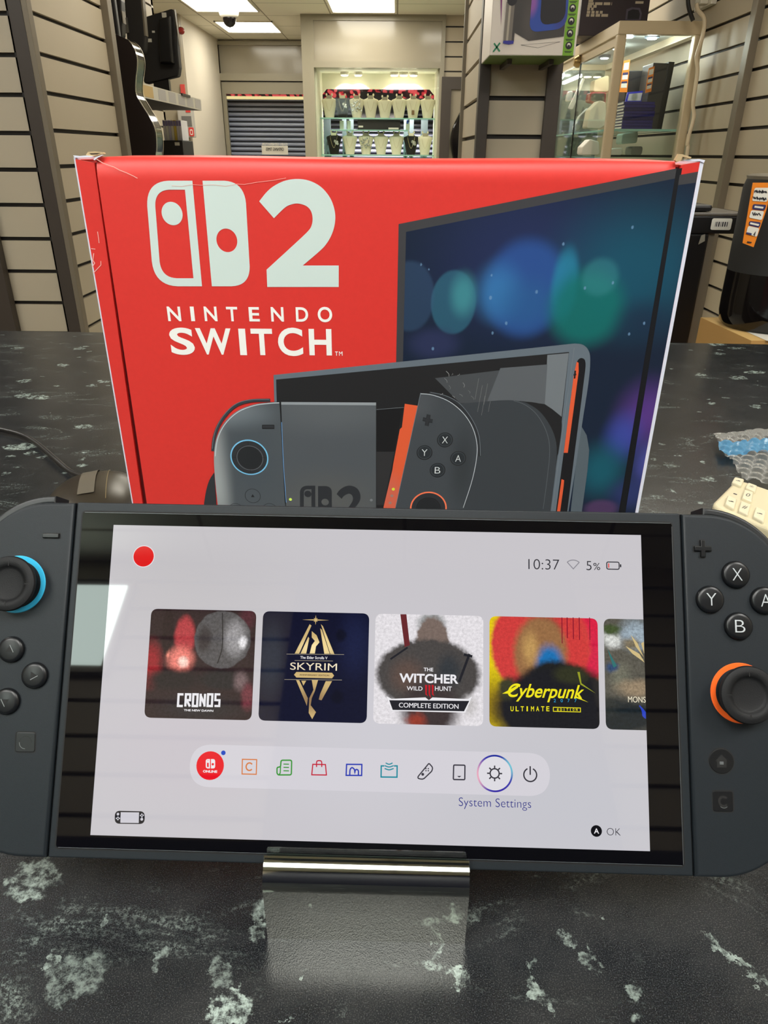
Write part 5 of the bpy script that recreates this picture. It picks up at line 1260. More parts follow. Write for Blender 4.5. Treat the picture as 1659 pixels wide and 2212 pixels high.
b.poly(BF, A4([(1205, 500), (1235, 550), (1250, 640), (1240, 760)]) + [low(A4([(1212, 990)])[0]), low(A4([(1150, 990)])[0])] + A4([(1190, 560)]), .80, G1('grip_side', (78, 88, 96)))
rim = A3([(425, 182)]) + smooth_path(A4([(0, 125), (600, 63), (1165, 3)]), 2)[1:] + smooth_path(A4([(1165, 3), (1215, 12), (1248, 50), (1256, 110), (1245, 240), (1205, 500), (1160, 800)]), 4)[1:] + [low(A4([(1118, 995)])[0]), low(A3([(432, 920)])[0])]
b.poly(BF, rim, .84, c_rim)
b.poly(BF, A3([(440, 208)]) + A4([(0, 160), (1130, 54), (1085, 480)]) + [low(A4([(1020, 990)])[0]), low(A3([(442, 920)])[0])], .88, c_black)
b.poly(BF, A4([(330, 210), (1000, 128), (985, 350), (940, 360), (840, 346), (480, 360)]), .91, c_gl)
b.poly(BF, A4([(1000, 72), (1128, 60), (1085, 440), (1030, 395), (985, 365)]), .92, c_gl2)
b.poly(BF, A4([(720, 150), (1000, 128), (985, 365), (840, 346), (640, 352)]), .93, G1('glare_mid', (84, 88, 93)))
b.stroke(BF, A3([(1010, 378), (1165, 366)]), .25, .92, c_gl2)
b.poly(BF, A3([(1010, 380), (1160, 368), (1110, 616), (1010, 616)]), .90, G1('near_black', (24, 24, 26)))
b.poly(BF, A3([(1010, 618), (1112, 618), (1050, 920), (1010, 920)]), .90, G1('dark_plate', (44, 44, 46)))
# end cap slot and orange rails
slot = smooth_path(A4([(1110, 560), (1165, 180), (1178, 110), (1205, 90), (1228, 120), (1215, 250), (1165, 640)]), 4)
b.poly(BF, slot + [low(A4([(1125, 990)])[0]), low(A4([(1052, 990)])[0])], .88, G1('slot', (24, 24, 27)))
b.poly(BF, A4([(1175, 112), (1186, 118), (1187, 170), (1122, 655), (1098, 655), (1158, 190)]), .92, c_or)
b.poly(BF, A4([(1085, 812), (1100, 818), (1098, 850)]) + [low(A4([(1076, 990)])[0]), low(A4([(1056, 990)])[0])], .92, c_or)
b.stroke(BF, A4([(1160, 30), (1095, 500), (1060, 760), (1030, 990)]), .35, .93, c_edge)
b.plus(BF, *A4([(1157, 190), (1173, 188), (1166, 165), (1162, 212)]), .9, .95, c_black)
# charging grip
b.poly(BF, smooth_path(A4([(850, 350), (940, 358), (1030, 402), (1080, 450), (1085, 520), (1065, 660)]), 3) + A4([(1050, 700), (980, 500)]), .94, c_black)
grip = smooth_path(A4([(480, 362), (720, 342), (830, 346), (900, 370), (970, 425), (1030, 520), (1056, 620), (1050, 760)]), 4)
b.poly(BF, grip + [low(A4([(1020, 990)])[0]), low(A4([(480, 990)])[0])], .97, c_grip)
b.stroke(BF, smooth_path(A4([(800, 344), (870, 370), (940, 430), (995, 530), (1014, 640), (1000, 800), (975, 990)]), 4), .25, 1.0, G1('grip_edge', (92, 98, 104)))
# dock
b.poly(BF, A3([(468, 335), (1007, 338), (1007, 900)]) + [low(A3([(1007, 920)])[0]), low(A3([(495, 920)])[0])] + A3([(480, 640)]), 1.0, c_dock)
b.poly(BF, A3([(468, 335), (1007, 338), (1007, 354), (469, 350)]), 1.03, G1('dock_top', (134, 140, 146)))
b.stroke(BF, A3([(462, 335), (466, 410), (476, 600), (492, 910)]), .55, 1.06, G1('seam', (26, 27, 30)))
b.stroke(BF, A3([(471, 450), (482, 700), (497, 905)]), .35, 1.07, G1('blue_edge', (96, 140, 190)))
b.disc(BF, A3([(521, 888)])[0], .95, 1.06, G1('led_green', (190, 220, 90))); b.disc(BF, A3([(980, 892)])[0], .9, 1.06, G1('led_grey', (110, 114, 118)))
# small dark logo on the dock
lx = A3([(575, 810), (662, 810), (662, 1040), (575, 1040)]); c_dl = G1('dock_logo', (42, 44, 48))
b.poly(BF, round_poly(lx, [7, .1, .1, 7], 8), 1.05, c_dl, [round_poly(inset(lx, 2.4), [5, .1, .1, 5], 8)]); b.disc(BF, A3([(620, 857)])[0], 2.2, 1.05, c_dl)
rx_ = A3([(678, 812), (756, 812), (756, 1040), (678, 1040)]); c = A3([(718, 903)])[0]
b.poly(BF, round_poly(rx_, [.1, 7, 7, .1], 8), 1.05, c_dl, [circle_pts(c[0], c[1], 2.3)])
q2 = A3([(783, 858)] + [(800, 835), (830, 815), (862, 810), (895, 822), (915, 850), (918, 885), (900, 920), (860, 960), (830, 990)] + [(920, 990), (920, 1040), (785, 1040), (785, 1000), (850, 935), (872, 900), (876, 880), (868, 862), (850, 856), (825, 868), (812, 885)])
b.poly(BF, smooth_part(q2, [(0, 9, 1), (10, 13, 0), (14, 20, 1)]), 1.05, c_dl)
b.build('dock_picture', box)
# left controller picture
b = MB()
b.poly(BF, [low(A3([(22, 920)])[0])] + smooth_path(A3([(30, 912), (42, 840), (60, 780), (88, 735)]), 3) + A3([(100, 910)]) + [low(A3([(110, 920)])[0])], .86, c_dk)
b.stroke(BF, smooth_path(A3([(80, 610), (88, 540), (112, 470), (160, 400), (220, 350), (300, 328), (402, 325)]), 4), 1.9, .96, G1('shoulder', (50, 54, 60)))
b.stroke(BF, smooth_path(A3([(78, 600), (86, 530), (110, 462), (158, 392), (220, 342), (300, 322), (400, 320)]), 4), .3, .98, c_edge)
lj = smooth_path(A3([(458, 334), (400, 337), (310, 350), (215, 388), (140, 460), (100, 545), (87, 640), (92, 760), (104, 880)]), 5)
b.poly(BF, lj + [low(A3([(118, 1040)])[0]), low(A3([(494, 1040)])[0])] + A3([(480, 640)]), 1.0, c_joy)
b.stroke(BF, smooth_path(A3([(456, 340), (400, 343), (312, 356), (220, 394), (147, 464), (107, 548), (94, 642)]), 5), .5, 1.03, c_sil)
b.poly(BF, round_poly(A3([(360, 464), (430, 464), (430, 488), (360, 488)]), .3), 1.05, c_black); b.poly(BF, round_poly(A3([(364, 468), (426, 468), (426, 482), (364, 482)]), .2), 1.07, c_dk)
c = A3([(288, 650)])[0]; k = abs(A3([(396, 650)])[0][0] - c[0])
b.disc(BF, c, k, 1.05, c_blue, n=48); b.disc(BF, c, k * .93, 1.08, c_dk, n=48); b.ring(BF, c, k * .64, k * .70, 1.11, c_black); b.disc(BF, c, k * .62, 1.11, G1('cap', (34, 36, 39))); b.ring(BF, (c[0] + .3, c[1] - .3), k * .66, k * .70, 1.13, G1('cap_rim', (82, 86, 92)))
for a in (0, 1, 2, 3): v = np.array([math.cos(a * math.pi / 2), math.sin(a * math.pi / 2)]); b.stroke(BF, [tuple(np.array(c) + v * k * .7), tuple(np.array(c) + v * k * .86)], .3, 1.13, c_black)
for (x, y) in ((307, 868), (404, 950), (212, 950)):
    c = A3([(x, y)])[0]; b.disc(BF, c, 4.9, 1.05, c_black); b.disc(BF, c, 4.6, 1.07, c_joy); b.poly(BF, [(c[0] - 1.1, c[1] - .8), (c[0] + 1.1, c[1] - .8), (c[0], c[1] + 1.2)], 1.09, c_black)
b.build('controller_picture', box)
# right controller picture with its orange rail
b = MB()
b.poly(BF, A3([(1170, 345), (1243, 356), (1125, 930)]) + [low(A3([(1100, 1040)])[0]), low(A3([(1020, 1040)])[0])] + A3([(1050, 930), (1100, 720), (1104, 690), (1142, 490), (1154, 478)]), 1.02, c_or)
for (x, y, m) in ((1105, 830, G1('led_lime', (196, 204, 60))), (1097, 868, G1('led_off', (150, 110, 100))), (1087, 908, G1('led_off', (150, 110, 100)))): b.disc(BF, A3([(x, y)])[0], 1.0, 1.05, m, n=12)
b.stroke(BF, smooth_path(A3([(1312, 284), (1400, 305), (1480, 352), (1548, 440), (1585, 530), (1596, 640)]), 5), 1.9, 1.04, c_dk); b.stroke(BF, smooth_path(A3([(1316, 280), (1404, 300), (1484, 346), (1554, 436), (1592, 530), (1600, 640)]), 5), .3, 1.06, c_edge)
rj = smooth_path(A3([(1260, 284), (1330, 292), (1420, 326), (1500, 390), (1556, 470), (1583, 560), (1582, 650), (1556, 780), (1505, 935)]), 5)
b.poly(BF, rj + [low(A3([(1450, 1040)])[0]), low(A3([(1090, 1040)])[0])] + A3([(1118, 932)]), 1.08, c_joy2)
b.stroke(BF, smooth_path(A3([(1262, 288), (1330, 296), (1420, 331), (1498, 394), (1552, 474), (1578, 562), (1578, 650), (1552, 780), (1502, 935)]), 5), .35, 1.10, c_sil)
b.stroke(BF, A3([(1260, 284), (1118, 932)]), .3, 1.10, c_edge)
for w_, m, h in ((3.1, c_black, 1.12), (2.3, c_dk, 1.14)):
    b.plus(BF, *A3([(1272, 432), (1328, 444), (1306, 406), (1294, 470)]), w_ * .75, h, m)
c_let = G1('letter', (196, 202, 204))
for ch, x, y in (('X', 1398, 550), ('Y', 1282, 622), ('A', 1473, 655), ('B', 1356, 722)):
    c = A3([(x, y)])[0]; k = 4.75
    b.disc(BF, c, k, 1.12, c_black); b.disc(BF, (c[0] - .1, c[1] + .1), k * .92, 1.14, G1('button', (40, 44, 48))); b.ring(BF, c, k * .80, k * .86, 1.16, G1('button_rim', (64, 70, 76)))
    b.text(BF, ch, c[0] - 1.7, c[1] + 2.1, c[0] + 1.7, c[1] - 2.1, 1.18, c_let, -.01)
c = A4([(291, 985)])[0]; k = abs(A4([(402, 960)])[0][0] - c[0])
b.disc(BF, c, k, 1.12, c_or2, n=48); b.disc(BF, c, k * .92, 1.15, c_dk, n=48); b.ring(BF, c, k * .60, k * .66, 1.18, c_black); b.disc(BF, c, k * .58, 1.18, G1('cap', (34, 36, 39)))
b.build('controller_picture', box)
# scuffs on the print
b = MB(mat('scuff', (150, 152, 154), .6))
for (x, y) in ((1405, 160), (1440, 172), (1480, 175), (1395, 200), (1420, 240), (1500, 225), (1530, 270), (1440, 300), (1480, 290), (1545, 300), (1385, 285)):
    x2, y2 = x + random.uniform(-18, 18), y + random.uniform(4, 28); b.stroke(BF, smooth_path(A3([(x, y), ((x + x2) / 2 + 6, (y + y2) / 2), (x2, y2)]), 3), random.uniform(.08, .3), 1.2, 0)
for (x, y, l) in ((1590, 200, 120), (1610, 240, 150), (1640, 230, 120), (1625, 300, 110), (1655, 330, 60)): b.stroke(BF, A3([(x, y), (x - l * .18, y + l)]), .12, 1.2, 0)
b.build('scuff_mark', box)
# ------------------------------------------------------------------ handheld console (front plane fitted to the photo: 174.9 x 98.4 mm picture)
_r1 = np.array([0.99958359, 0.01876498, -0.02192097]); _r2 = np.array([-0.0196907, 0.99001039, -0.13961266])
_r1 /= np.linalg.norm(_r1); _r2 -= _r1 * (_r1 @ _r2); _r2 /= np.linalg.norm(_r2)
CO_ = ROT @ np.array([-.090349, .0043355, .238453]) + CAM
CU, CV = ROT @ _r1, ROT @ _r2; CN = np.cross(CU, CV)
if CN @ (CAM - CO_) < 0: CN = -CN
CF = Frame(CO_, CU, CV, CN, .001)
cp = lambda x, y, h=0.0: CF.px(x, y, h)
con = thing('handheld_console', tuple(CF.pt(87.5, 105.5, -7)), 'black handheld games console with lit menu screen, leaning on a small metal stand', 'games console')
M_SHELL = mat('charcoal_shell', (25, 31, 36), .5, spec=.32, noise=(900, .12), bump=(4000, .05)); M_GAP = mat('seam_black', (8, 8, 9), .7)
M_SCREEN = mat('black_glass', (6, 6, 9), .025, spec=.3)
b = MB(M_SHELL, M_GAP)
b.prism(CF, round_poly([(-13.0, -7.5), (188.0, -7.5), (188.0, 105.5), (-13.0, 105.5)], .6), 0, -13.9, 0, None, .5)
b.prism(CF, [(-15.5, -5.5), (190.5, -5.5), (190.5, 103.5), (-15.5, 103.5)], -1.6, -12.5, 1)
b.build('housing', con, 40)
b = MB(M_SCREEN, M_GAP, mat('lip_grey', (84, 90, 94), .35))
g0 = [(-11.1, -4.7), (185.6, -4.7), (185.6, 103.0), (-11.1, 103.0)]
b.poly(CF, round_poly(g0, 1.4), .04, 1); b.prism(CF, round_poly(inset(g0, .45), 1.1), .14, .0, 0)
b.stroke(CF, [(-10.0, -4.1), (184.6, -4.1)], .16, .16, 2); b.stroke(CF, [(-10, 102.35), (184.6, 102.35)], .14, .16, 2); b.stroke(CF, [(185.05, -3), (185.05, 102)], .12, .16, 2)
scr = b.build('screen', con)
# picture on the screen
DISP = blob_mat('menu_background', (200, 197, 202), [(25, 18, 60, 40, 1, (194, 191, 194), .8), (90, 66, 70, 50, 1, (206, 204, 211), .9), (30, 70, 40, 30, 1, (201, 195, 202), .9), (150, 85, 70, 40, 1, (197, 197, 204), .9)], emit=True)
b = MB(DISP); b.rect(CF, 0, 0, 174.9, 98.4, .22); b.build('display', scr)
def D_(name, h=.30): return MB()
def pl(*pts): return [cp(x, y) for x, y in pts]
L_DARK, L_TXT, L_NAVY, L_W = lit('lit_dark', (34, 34, 40)), lit('lit_text', (44, 44, 52)), lit('lit_navy', (34, 40, 132)), lit('lit_white', (236, 234, 238))
def icon(name): return MB(), name
# profile badge
b = MB(lit('lit_ring', (232, 226, 230)), lit('lit_red', (222, 24, 28))); c = cp(311, 1202); b.disc(CF, c, 3.65, .28, 0); b.disc(CF, c, 3.4, .32, 1); b.build('profile_badge', scr)
# status row
b = MB(L_TXT); b.text(CF, '10:37', *cp(1141, 1207.5), *cp(1208, 1231), .28, 0, -.012); b.build('clock_digits', scr)
b = MB(L_TXT); b.text(CF, '5', *cp(1266, 1212), *cp(1277.5, 1232), .28, 0, -.008); b.text(CF, '%', *cp(1281, 1216), *cp(1296, 1231.5), .28, 0, 0); b.build('battery_percentage', scr)
b = MB(lit('lit_grey', (140, 138, 146))); c = cp(1238, 1229); 
for r in (2.9,): b.stroke(CF, circle_pts(c[0], c[1], r, None, 12, math.radians(228), math.radians(312)), .3, .28, 0)
b.stroke(CF, [(c[0] - 1.9, c[1] - 2.1), c, (c[0] + 1.9, c[1] - 2.1)], .3, .28, 0); b.build('signal_icon', scr)
b = MB(L_TXT, lit('lit_low_red', (226, 66, 62))); q0, q1 = cp(1310, 1214), cp(1337, 1230)
b.stroke(CF, round_poly([q0, (q1[0], q0[1]), q1, (q0[0], q1[1])], .5, 3), .32, .28, 0, True); b.rect(CF, q0[0] + .45, q0[1] + .45, q0[0] + .8, q1[1] - .45, .28, 1); b.rect(CF, q1[0] + .25, q0[1] + .7, q1[0] + .7, q1[1] - .7, .28, 0); b.build('battery_icon', scr)
# game tiles
T0, T1 = 27.45, 62.15
TX = [(14.6, 49.25), (51.45, 86.2), (88.25, 123.3), (125.25, 160.15)]
zt_ = zoomer(300, 1300, 3.318); zu_ = zoomer(790, 1300, 2.676)
def tu(zf, x, y): return cp(*zf(x, y))
def tb(zf, x, y, rx, ry, s, c, a=1.0): return (*tu(zf, x, y), rx, ry, s, c, a)
def tile(x0, x1, m, r=2.1): b = MB(m); b.poly(CF, round_poly([(x0, T0), (x1, T0), (x1, T1), (x0, T1)], r), .28, 0); return b
L = lit
# dark tile with a red glow and a grey dome
m = blob_mat('tile_red_dark', (46, 32, 36), [tb(zt_, 90, 440, 5, 10, .8, (150, 36, 44)), tb(zt_, 330, 250, 4, 8, .4, (176, 60, 66)), tb(zt_, 300, 410, 6, 5.5, .7, (236, 130, 118)), tb(zt_, 320, 430, 2.5, 2.5, .7, (255, 214, 200)), tb(zt_, 210, 350, .8, 4, .8, (250, 150, 130)), tb(zt_, 210, 200, 2.2, 9, .3, (40, 26, 30)), tb(zt_, 780, 110, 4, 6, .8, (76, 34, 46)),
    tb(zt_, 600, 270, 9.5, 9.5, .06, (84, 82, 84)), tb(zt_, 690, 260, 5, 8, .7, (150, 148, 150)), tb(zt_, 745, 290, 2, 3, .7, (226, 224, 226)), tb(zt_, 470, 270, 3.5, 6, .7, (58, 52, 54)), tb(zt_, 600, 560, 10, 4, .5, (36, 34, 38)), tb(zt_, 730, 570, 3.4, 4.5, .8, (116, 96, 98)), tb(zt_, 250, 560, 12, 4.5, .6, (34, 28, 32)), tb(zt_, 440, 760, 20, 6, .8, (44, 40, 44)), tb(zt_, 780, 680, 3, 6, .7, (110, 52, 62))], True, noise=1.2, nscale=.35, grain=0.45)
b = tile(*TX[0], m); b.stroke(CF, smooth_path([tu(zt_, *p) for p in ((600, 80), (602, 200), (598, 330), (565, 440))], 4), .3, .31, L('lit_seam', (40, 38, 40))); 

GL = {'C': [[(1, 0), (0, 0), (0, 1), (1, 1)]], 'R': [[(0, 1), (0, 0), (1, 0), (1, .5), (.25, .5), (1, 1)]], 'O': [[(0, 0), (1, 0), (1, 1), (0, 1), None]], 'N': [[(0, 1), (0, 0)], [(0, .1), (1, .9)], [(1, 1), (1, 0)]], 'S': [[(1, 0), (0, 0), (0, .5), (1, .5), (1, 1), (0, 1)]]}
for k, ch in enumerate('CRONOS'):                                   # heavy square capitals
    q0, q1 = tu(zt_, 287 + k * 53, 662), tu(zt_, 313 + k * 53, 746)
    for path in GL[ch]:
        cl = path[-1] is None; pts = [(q0[0] + (q1[0] - q0[0]) * p[0], q0[1] + (q1[1] - q0[1]) * p[1]) for p in path if p]
        b.stroke(CF, pts, .72 if ch != 'S' else .66, .34 + .01 * k, L_W, cl)
b.text(CF, 'THE NEW DAWN', *tu(zt_, 325, 768), *tu(zt_, 535, 788), .34, L_W, .03); b.build('game_tile', scr)
# navy tile with gold bars
m = blob_mat('tile_navy', (16, 18, 42), [tb(zt_, 950, 400, 6, 16, .8, (40, 50, 66), .6), tb(zt_, 1550, 300, 8, 16, .9, (26, 32, 66), .9), tb(zt_, 1450, 240, 2.5, 3, .7, (10, 10, 20), .7), tb(zt_, 1420, 680, 3, 3, .7, (10, 10, 20), .6)], True, noise=1.5, nscale=.5, grain=0.2)
b = tile(*TX[1], m); gold = blob_mat('lit_gold', (206, 178, 120), [tb(zt_, 1270, 330, 9, 4, .9, (250, 228, 170)), tb(zt_, 1330, 300, 3, 6, .9, (240, 214, 150)), tb(zt_, 1250, 700, 9, 6, .9, (150, 120, 84))], True)
for pts in (((1225, 160), (1238, 170), (1150, 370), (1118, 370)), ((1215, 250), (1222, 262), (1200, 370), (1160, 370)), ((1305, 160), (1320, 175), (1402, 375), (1372, 372)), ((1300, 190), (1312, 200), (1368, 372), (1330, 372)),
            ((1128, 560), (1150, 562), (1212, 690), (1205, 745)), ((1165, 565), (1200, 565), (1180, 600)), ((1340, 568), (1385, 568), (1310, 705), (1290, 700), (1300, 660))): b.poly(CF, [tu(zt_, *p) for p in pts], .31, gold)
b.poly(CF, [tu(zt_, *p) for p in ((1240, 560), (1285, 560), (1262, 640), (1240, 690), (1232, 740), (1270, 790), (1243, 840), (1218, 795), (1222, 690), (1252, 630))], .31, gold)
b.poly(CF, [tu(zt_, *p) for p in ((1240, 210), (1275, 240), (1295, 290), (1270, 320), (1262, 370), (1225, 370), (1240, 310), (1262, 280), (1240, 255))], .31, gold)
c = tu(zt_, 1268, 130)
for k in range(8):
    a = k * math.pi / 4; r = 4.4 if k % 4 == 0 else (1.6 if k % 2 == 0 else .9)
    b.poly(CF, [(c[0] + r * math.cos(a), c[1] + r * math.sin(a)), (c[0] + .3 * math.cos(a + .8), c[1] + .3 * math.sin(a + .8)), (c[0] - .2 * math.cos(a), c[1] - .2 * math.sin(a)), (c[0] + .3 * math.cos(a - .8), c[1] + .3 * math.sin(a - .8))], .31, gold)
for y, x0, x1 in ((374, 1060, 1470), (420, 1118, 1390), (556, 1045, 1455)): b.stroke(CF, [tu(zt_, x0, y), tu(zt_, x1, y + 4)], .14, .32, L('lit_dim_gold', (170, 160, 140)))
b.text(CF, 'The Elder Scrolls V', *tu(zt_, 1158, 388), *tu(zt_, 1352, 412), .34, L_W, .015); b.text(CF, 'SKYRIM', *tu(zt_, 1087, 434), *tu(zt_, 1420, 494), .34, L('lit_pale_gold', (240, 226, 196)), 0)
b.poly(CF, [tu(zt_, *p) for p in ((1113, 522), (1130, 502), (1385, 508), (1400, 528), (1385, 548), (1130, 542))], .33, gold); b.text(CF, 'ANNIVERSARY EDITION', *tu(zt_, 1152, 517), *tu(zt_, 1365, 533), .35, L('lit_brown', (90, 66, 44)), .02); b.build('game_tile', scr)
# white tile with a dark mass and banner
m = blob_mat('tile_white', (226, 222, 226), [tb(zu_, 380, 130, 6, 5, .5, (150, 152, 152)), tb(zu_, 385, 250, 6, 10, .2, (120, 104, 96)), tb(zu_, 360, 420, 18, 12, .15, (74, 70, 68)), tb(zu_, 240, 430, 8, 8, .8, (94, 76, 68)), tb(zu_, 480, 400, 6, 8, .8, (52, 56, 60)), tb(zu_, 370, 620, 12, 12, .5, (62, 52, 52)), tb(zu_, 290, 690, 5, 4, .9, (150, 60, 44)), tb(zu_, 600, 600, 4, 5, .9, (196, 192, 192))], True, noise=2.2, nscale=.6, grain=0.22)
b = tile(*TX[2], m)
b.poly(CF, [tu(zu_, *p) for p in ((200, 72), (235, 72), (255, 250), (225, 262))], .30, L('lit_maroon', (104, 40, 44))); b.stroke(CF, [tu(zu_, 598, 305), tu(zu_, 540, 460)], .8, .30, L_DARK); b.stroke(CF, [tu(zu_, 570, 305), tu(zu_, 612, 315)], .8, .30, L_DARK); b.stroke(CF, [tu(zu_, 145, 330), tu(zu_, 240, 265)], .6, .30, L_DARK)
b.text(CF, 'THE', *tu(zu_, 335, 380), *tu(zu_, 390, 402), .34, L_W, .02); b.text(CF, 'WITCHER', *tu(zu_, 195, 412), *tu(zu_, 535, 474), .34, L_W, .03); b.text(CF, 'WILD', *tu(zu_, 237, 487), *tu(zu_, 328, 513), .34, L_W, .01); b.text(CF, 'HUNT', *tu(zu_, 400, 487), *tu(zu_, 497, 516), .34, L_W, .01)
for k in range(3): x = 343 + k * 19; b.poly(CF, [tu(zu_, *p) for p in ((x, 478), (x + 12, 482), (x + 9, 530), (x + 16, 558 - abs(k - 1) * 14), (x + 2, 535))], .34, L('lit_claw', (196, 24, 36)))
b.poly(CF, [tu(zu_, *p) for p in ((120, 545), (150, 560), (345, 552), (365, 568), (385, 552), (590, 562), (615, 545), (575, 640), (150, 630))], .32, L_W); b.poly(CF, [tu(zu_, *p) for p in ((136, 568), (598, 572), (568, 632), (156, 624))], .34, L_DARK)
b.text(CF, 'COMPLETE EDITION', *tu(zu_, 192, 582), *tu(zu_, 536, 618), .36, L_W, .03); b.build('game_tile', scr)
# yellow and magenta tile
m = blob_mat('tile_yellow', (226, 200, 20), [tb(zu_, 760, 600, 14, 14, .9, (140, 116, 22)), tb(zu_, 1240, 200, 12, 16, .25, (214, 24, 66)), tb(zu_, 1200, 330, 14, 12, .4, (210, 30, 70)), tb(zu_, 1010, 250, 17, 18, .12, (206, 62, 60)), tb(zu_, 1030, 150, 7, 5, .8, (110, 46, 50)), tb(zu_, 1010, 300, 10, 14, .3, (150, 108, 70)), tb(zu_, 1060, 360, 6, 8, .6, (30, 112, 176)), tb(zu_, 950, 270, 4, 8, .9, (190, 150, 90)), tb(zu_, 1100, 480, 12, 9, .3, (32, 34, 32)), tb(zu_, 1130, 620, 24, 15, .25, (30, 30, 34)), tb(zu_, 1190, 420, 8, 4, .6, (50, 52, 34)), tb(zu_, 820, 500, 4, 5, .6, (60, 60, 40))], True, noise=1.6, nscale=.6, grain=0.22)
b = tile(*TX[3], m); yl = L('lit_yellow', (240, 228, 30))
for x in (1130, 1160, 1195, 1230, 1290): b.rect(CF, *tu(zu_, x, 90), *tu(zu_, x + 7, 190 + (x * 7) % 60), .30, L('lit_dark_red', (130, 20, 44)))
b.poly(CF, [tu(zu_, *p) for p in ((1222, 405), (1236, 405), (1246, 470), (1330, 530), (1240, 478))], .30, L('lit_lime', (150, 156, 40)))
b.text(CF, 'Cyberpunk', *tu(zu_, 820, 470), *tu(zu_, 1262, 585), .34, yl, .015, .35); b.poly(CF, [tu(zu_, *p) for p in ((788, 530), (890, 475), (880, 495), (830, 530))], .34, yl); b.poly(CF, [tu(zu_, *p) for p in ((1215, 545), (1285, 580), (1205, 552))], .34, yl)
for k, ch in enumerate('2077'): b.text(CF, ch, *tu(zu_, 1085 + k * 40, 560), *tu(zu_, 1098 + k * 40, 580), .34, L('lit_cyan', (40, 150, 200)), .01)
for k, ch in enumerate('ULTIMATE'): b.text(CF, ch, *tu(zu_, 836 + k * 29.5 + (4 if ch == 'I' else 0), 603), *tu(zu_, (854 if ch != 'I' else 848) + k * 29.5, 632), .34, yl, .02)
q0, q1 = tu(zu_, 1083, 609), tu(zu_, 1240, 636); b.stroke(CF, [q0, (q1[0], q0[1]), q1, (q0[0], q1[1])], .22, .34, yl, True)
for k, ch in enumerate('EDITION'): b.text(CF, ch, *tu(zu_, 1105 + k * 18 + (3 if ch == 'I' else 0), 615), *tu(zu_, (1115 if ch != 'I' else 1111) + k * 18, 630), .34, yl, .02)
b.build('game_tile', scr)
# landscape tile cut off by the screen's edge
m = blob_mat('tile_landscape', (86, 84, 76), [tb(zu_, 1560, 190, 8, 7, .8, (150, 166, 178)), tb(zu_, 1420, 220, 5, 4, .8, (210, 212, 208)), tb(zu_, 1420, 160, 4, 2.6, .6, (62, 80, 44)), tb(zu_, 1530, 240, 4, 3, .8, (120, 110, 90)), tb(zu_, 1470, 430, 5, 6, .8, (110, 110, 96)), tb(zu_, 1420, 380, 3, 2.5, .8, (40, 70, 110)), tb(zu_, 1560, 500, 9, 4, .8, (146, 128, 104)), tb(zu_, 1480, 660, 16, 7, .5, (24, 34, 40)), tb(zu_, 1400, 600, 5, 5, .9, (40, 46, 46))], True, noise=3.0, nscale=.3, grain=0.45)
x5 = 162.1
b = MB(m); b.poly(CF, round_poly([(x5, T0), (174.9, T0), (174.9, T1), (x5, T1)], [2.1, 0, 0, 2.1]), .28, 0)
for pts in (((1500, 255), (1580, 300), (1610, 350), (1540, 300)), ((1530, 190), (1570, 240), (1605, 320), (1560, 260)), ((1590, 240), (1606, 230), (1608, 300)), ((1540, 280), (1600, 330), (1608, 350), (1560, 310))): b.poly(CF, [tu(zu_, *p) for p in pts], .31, L('lit_straw', (206, 184, 130)))
b.poly(CF, [tu(zu_, *p) for p in ((1395, 270), (1450, 370), (1430, 380))], .31, L('lit_teal', (40, 110, 110)))
b.text(CF, 'MONS', *tu(zu_, 1514, 546), (174.85, tu(zu_, 1600, 580)[1])[0], (174.85, tu(zu_, 1600, 582)[1])[1], .34, L('lit_cream', (232, 222, 196)), .005)
for k in range(5): b.stroke(CF, smooth_path([tu(zu_, 1580 + k * 5, 600 + k * 6), tu(zu_, 1600, 620 + k * 9), (min(174.7, tu(zu_, 1616, 606)[0]), tu(zu_, 1616, 640 + k * 8)[1])], 4), .35, .33, L('lit_royal', (40, 66, 190)))
b.build('game_tile', scr)
# menu bar
q0, q1 = cp(413, 1610), cp(1188, 1712); y0 = cp(800, 1620)[1]; y1 = cp(800, 1706)[1]
b = MB(lit('lit_bar', (212, 209, 216))); b.poly(CF, round_poly([(q0[0], y0 - .4), (q1[0], y0 - .4), (q1[0], y1 + .5), (q0[0], y1 + .5)], 6.4, 10), .26, 0); b.build('menu_bar', scr)
YM = lambda x: (1653 + (x - 455) * (18 / 690.0))
def ic(x, dx, dy): return cp(x + dx, YM(x) + dy)
def ist(b, x, pts, w, m, closed=False, h=.32): b.stroke(CF, [ic(x, *p) for p in pts], w, h, m, closed)
zi = zoomer(400, 1600, 3.95); zo = zoomer(780, 1600, 2.592)
zp = lambda zf, *pts: [cp(*zf(x, y)) for x, y in pts]
b = MB(lit('lit_online_red', (232, 12, 34))); c = cp(*zi(215, 211)); b.disc(CF, c, 4.4, .30, 0)
l = zp(zi, (178, 155), (214, 155), (214, 235), (178, 235)); b.poly(CF, round_poly(l, [1.3, 0, 0, 1.3], 6), .33, L_W, [round_poly(inset(l, .4), [.9, 0, 0, .9], 6)]); b.disc(CF, zp(zi, (197, 178))[0], .35, .33, L_W, n=12)
l = zp(zi, (222, 155), (258, 155), (258, 235), (222, 235)); cc = zp(zi, (238, 199))[0]; b.poly(CF, round_poly(l, [0, 1.3, 1.3, 0], 6), .33, L_W, [circle_pts(*cc, .38, None, 12)])
b.text(CF, 'ONLINE', *zp(zi, (155, 248))[0], *zp(zi, (275, 273))[0], .33, L_W, .04); b.build('menu_icon', scr)
b = MB(lit('lit_dot', (10, 70, 190))); b.disc(CF, cp(*zi(328, 102)), .72, .33, 0); b.build('notice_dot', scr)
W = .34
def icon_(col, name, fn): b = MB(lit('lit_' + name, col)); fn(b); b.build('menu_icon', scr)
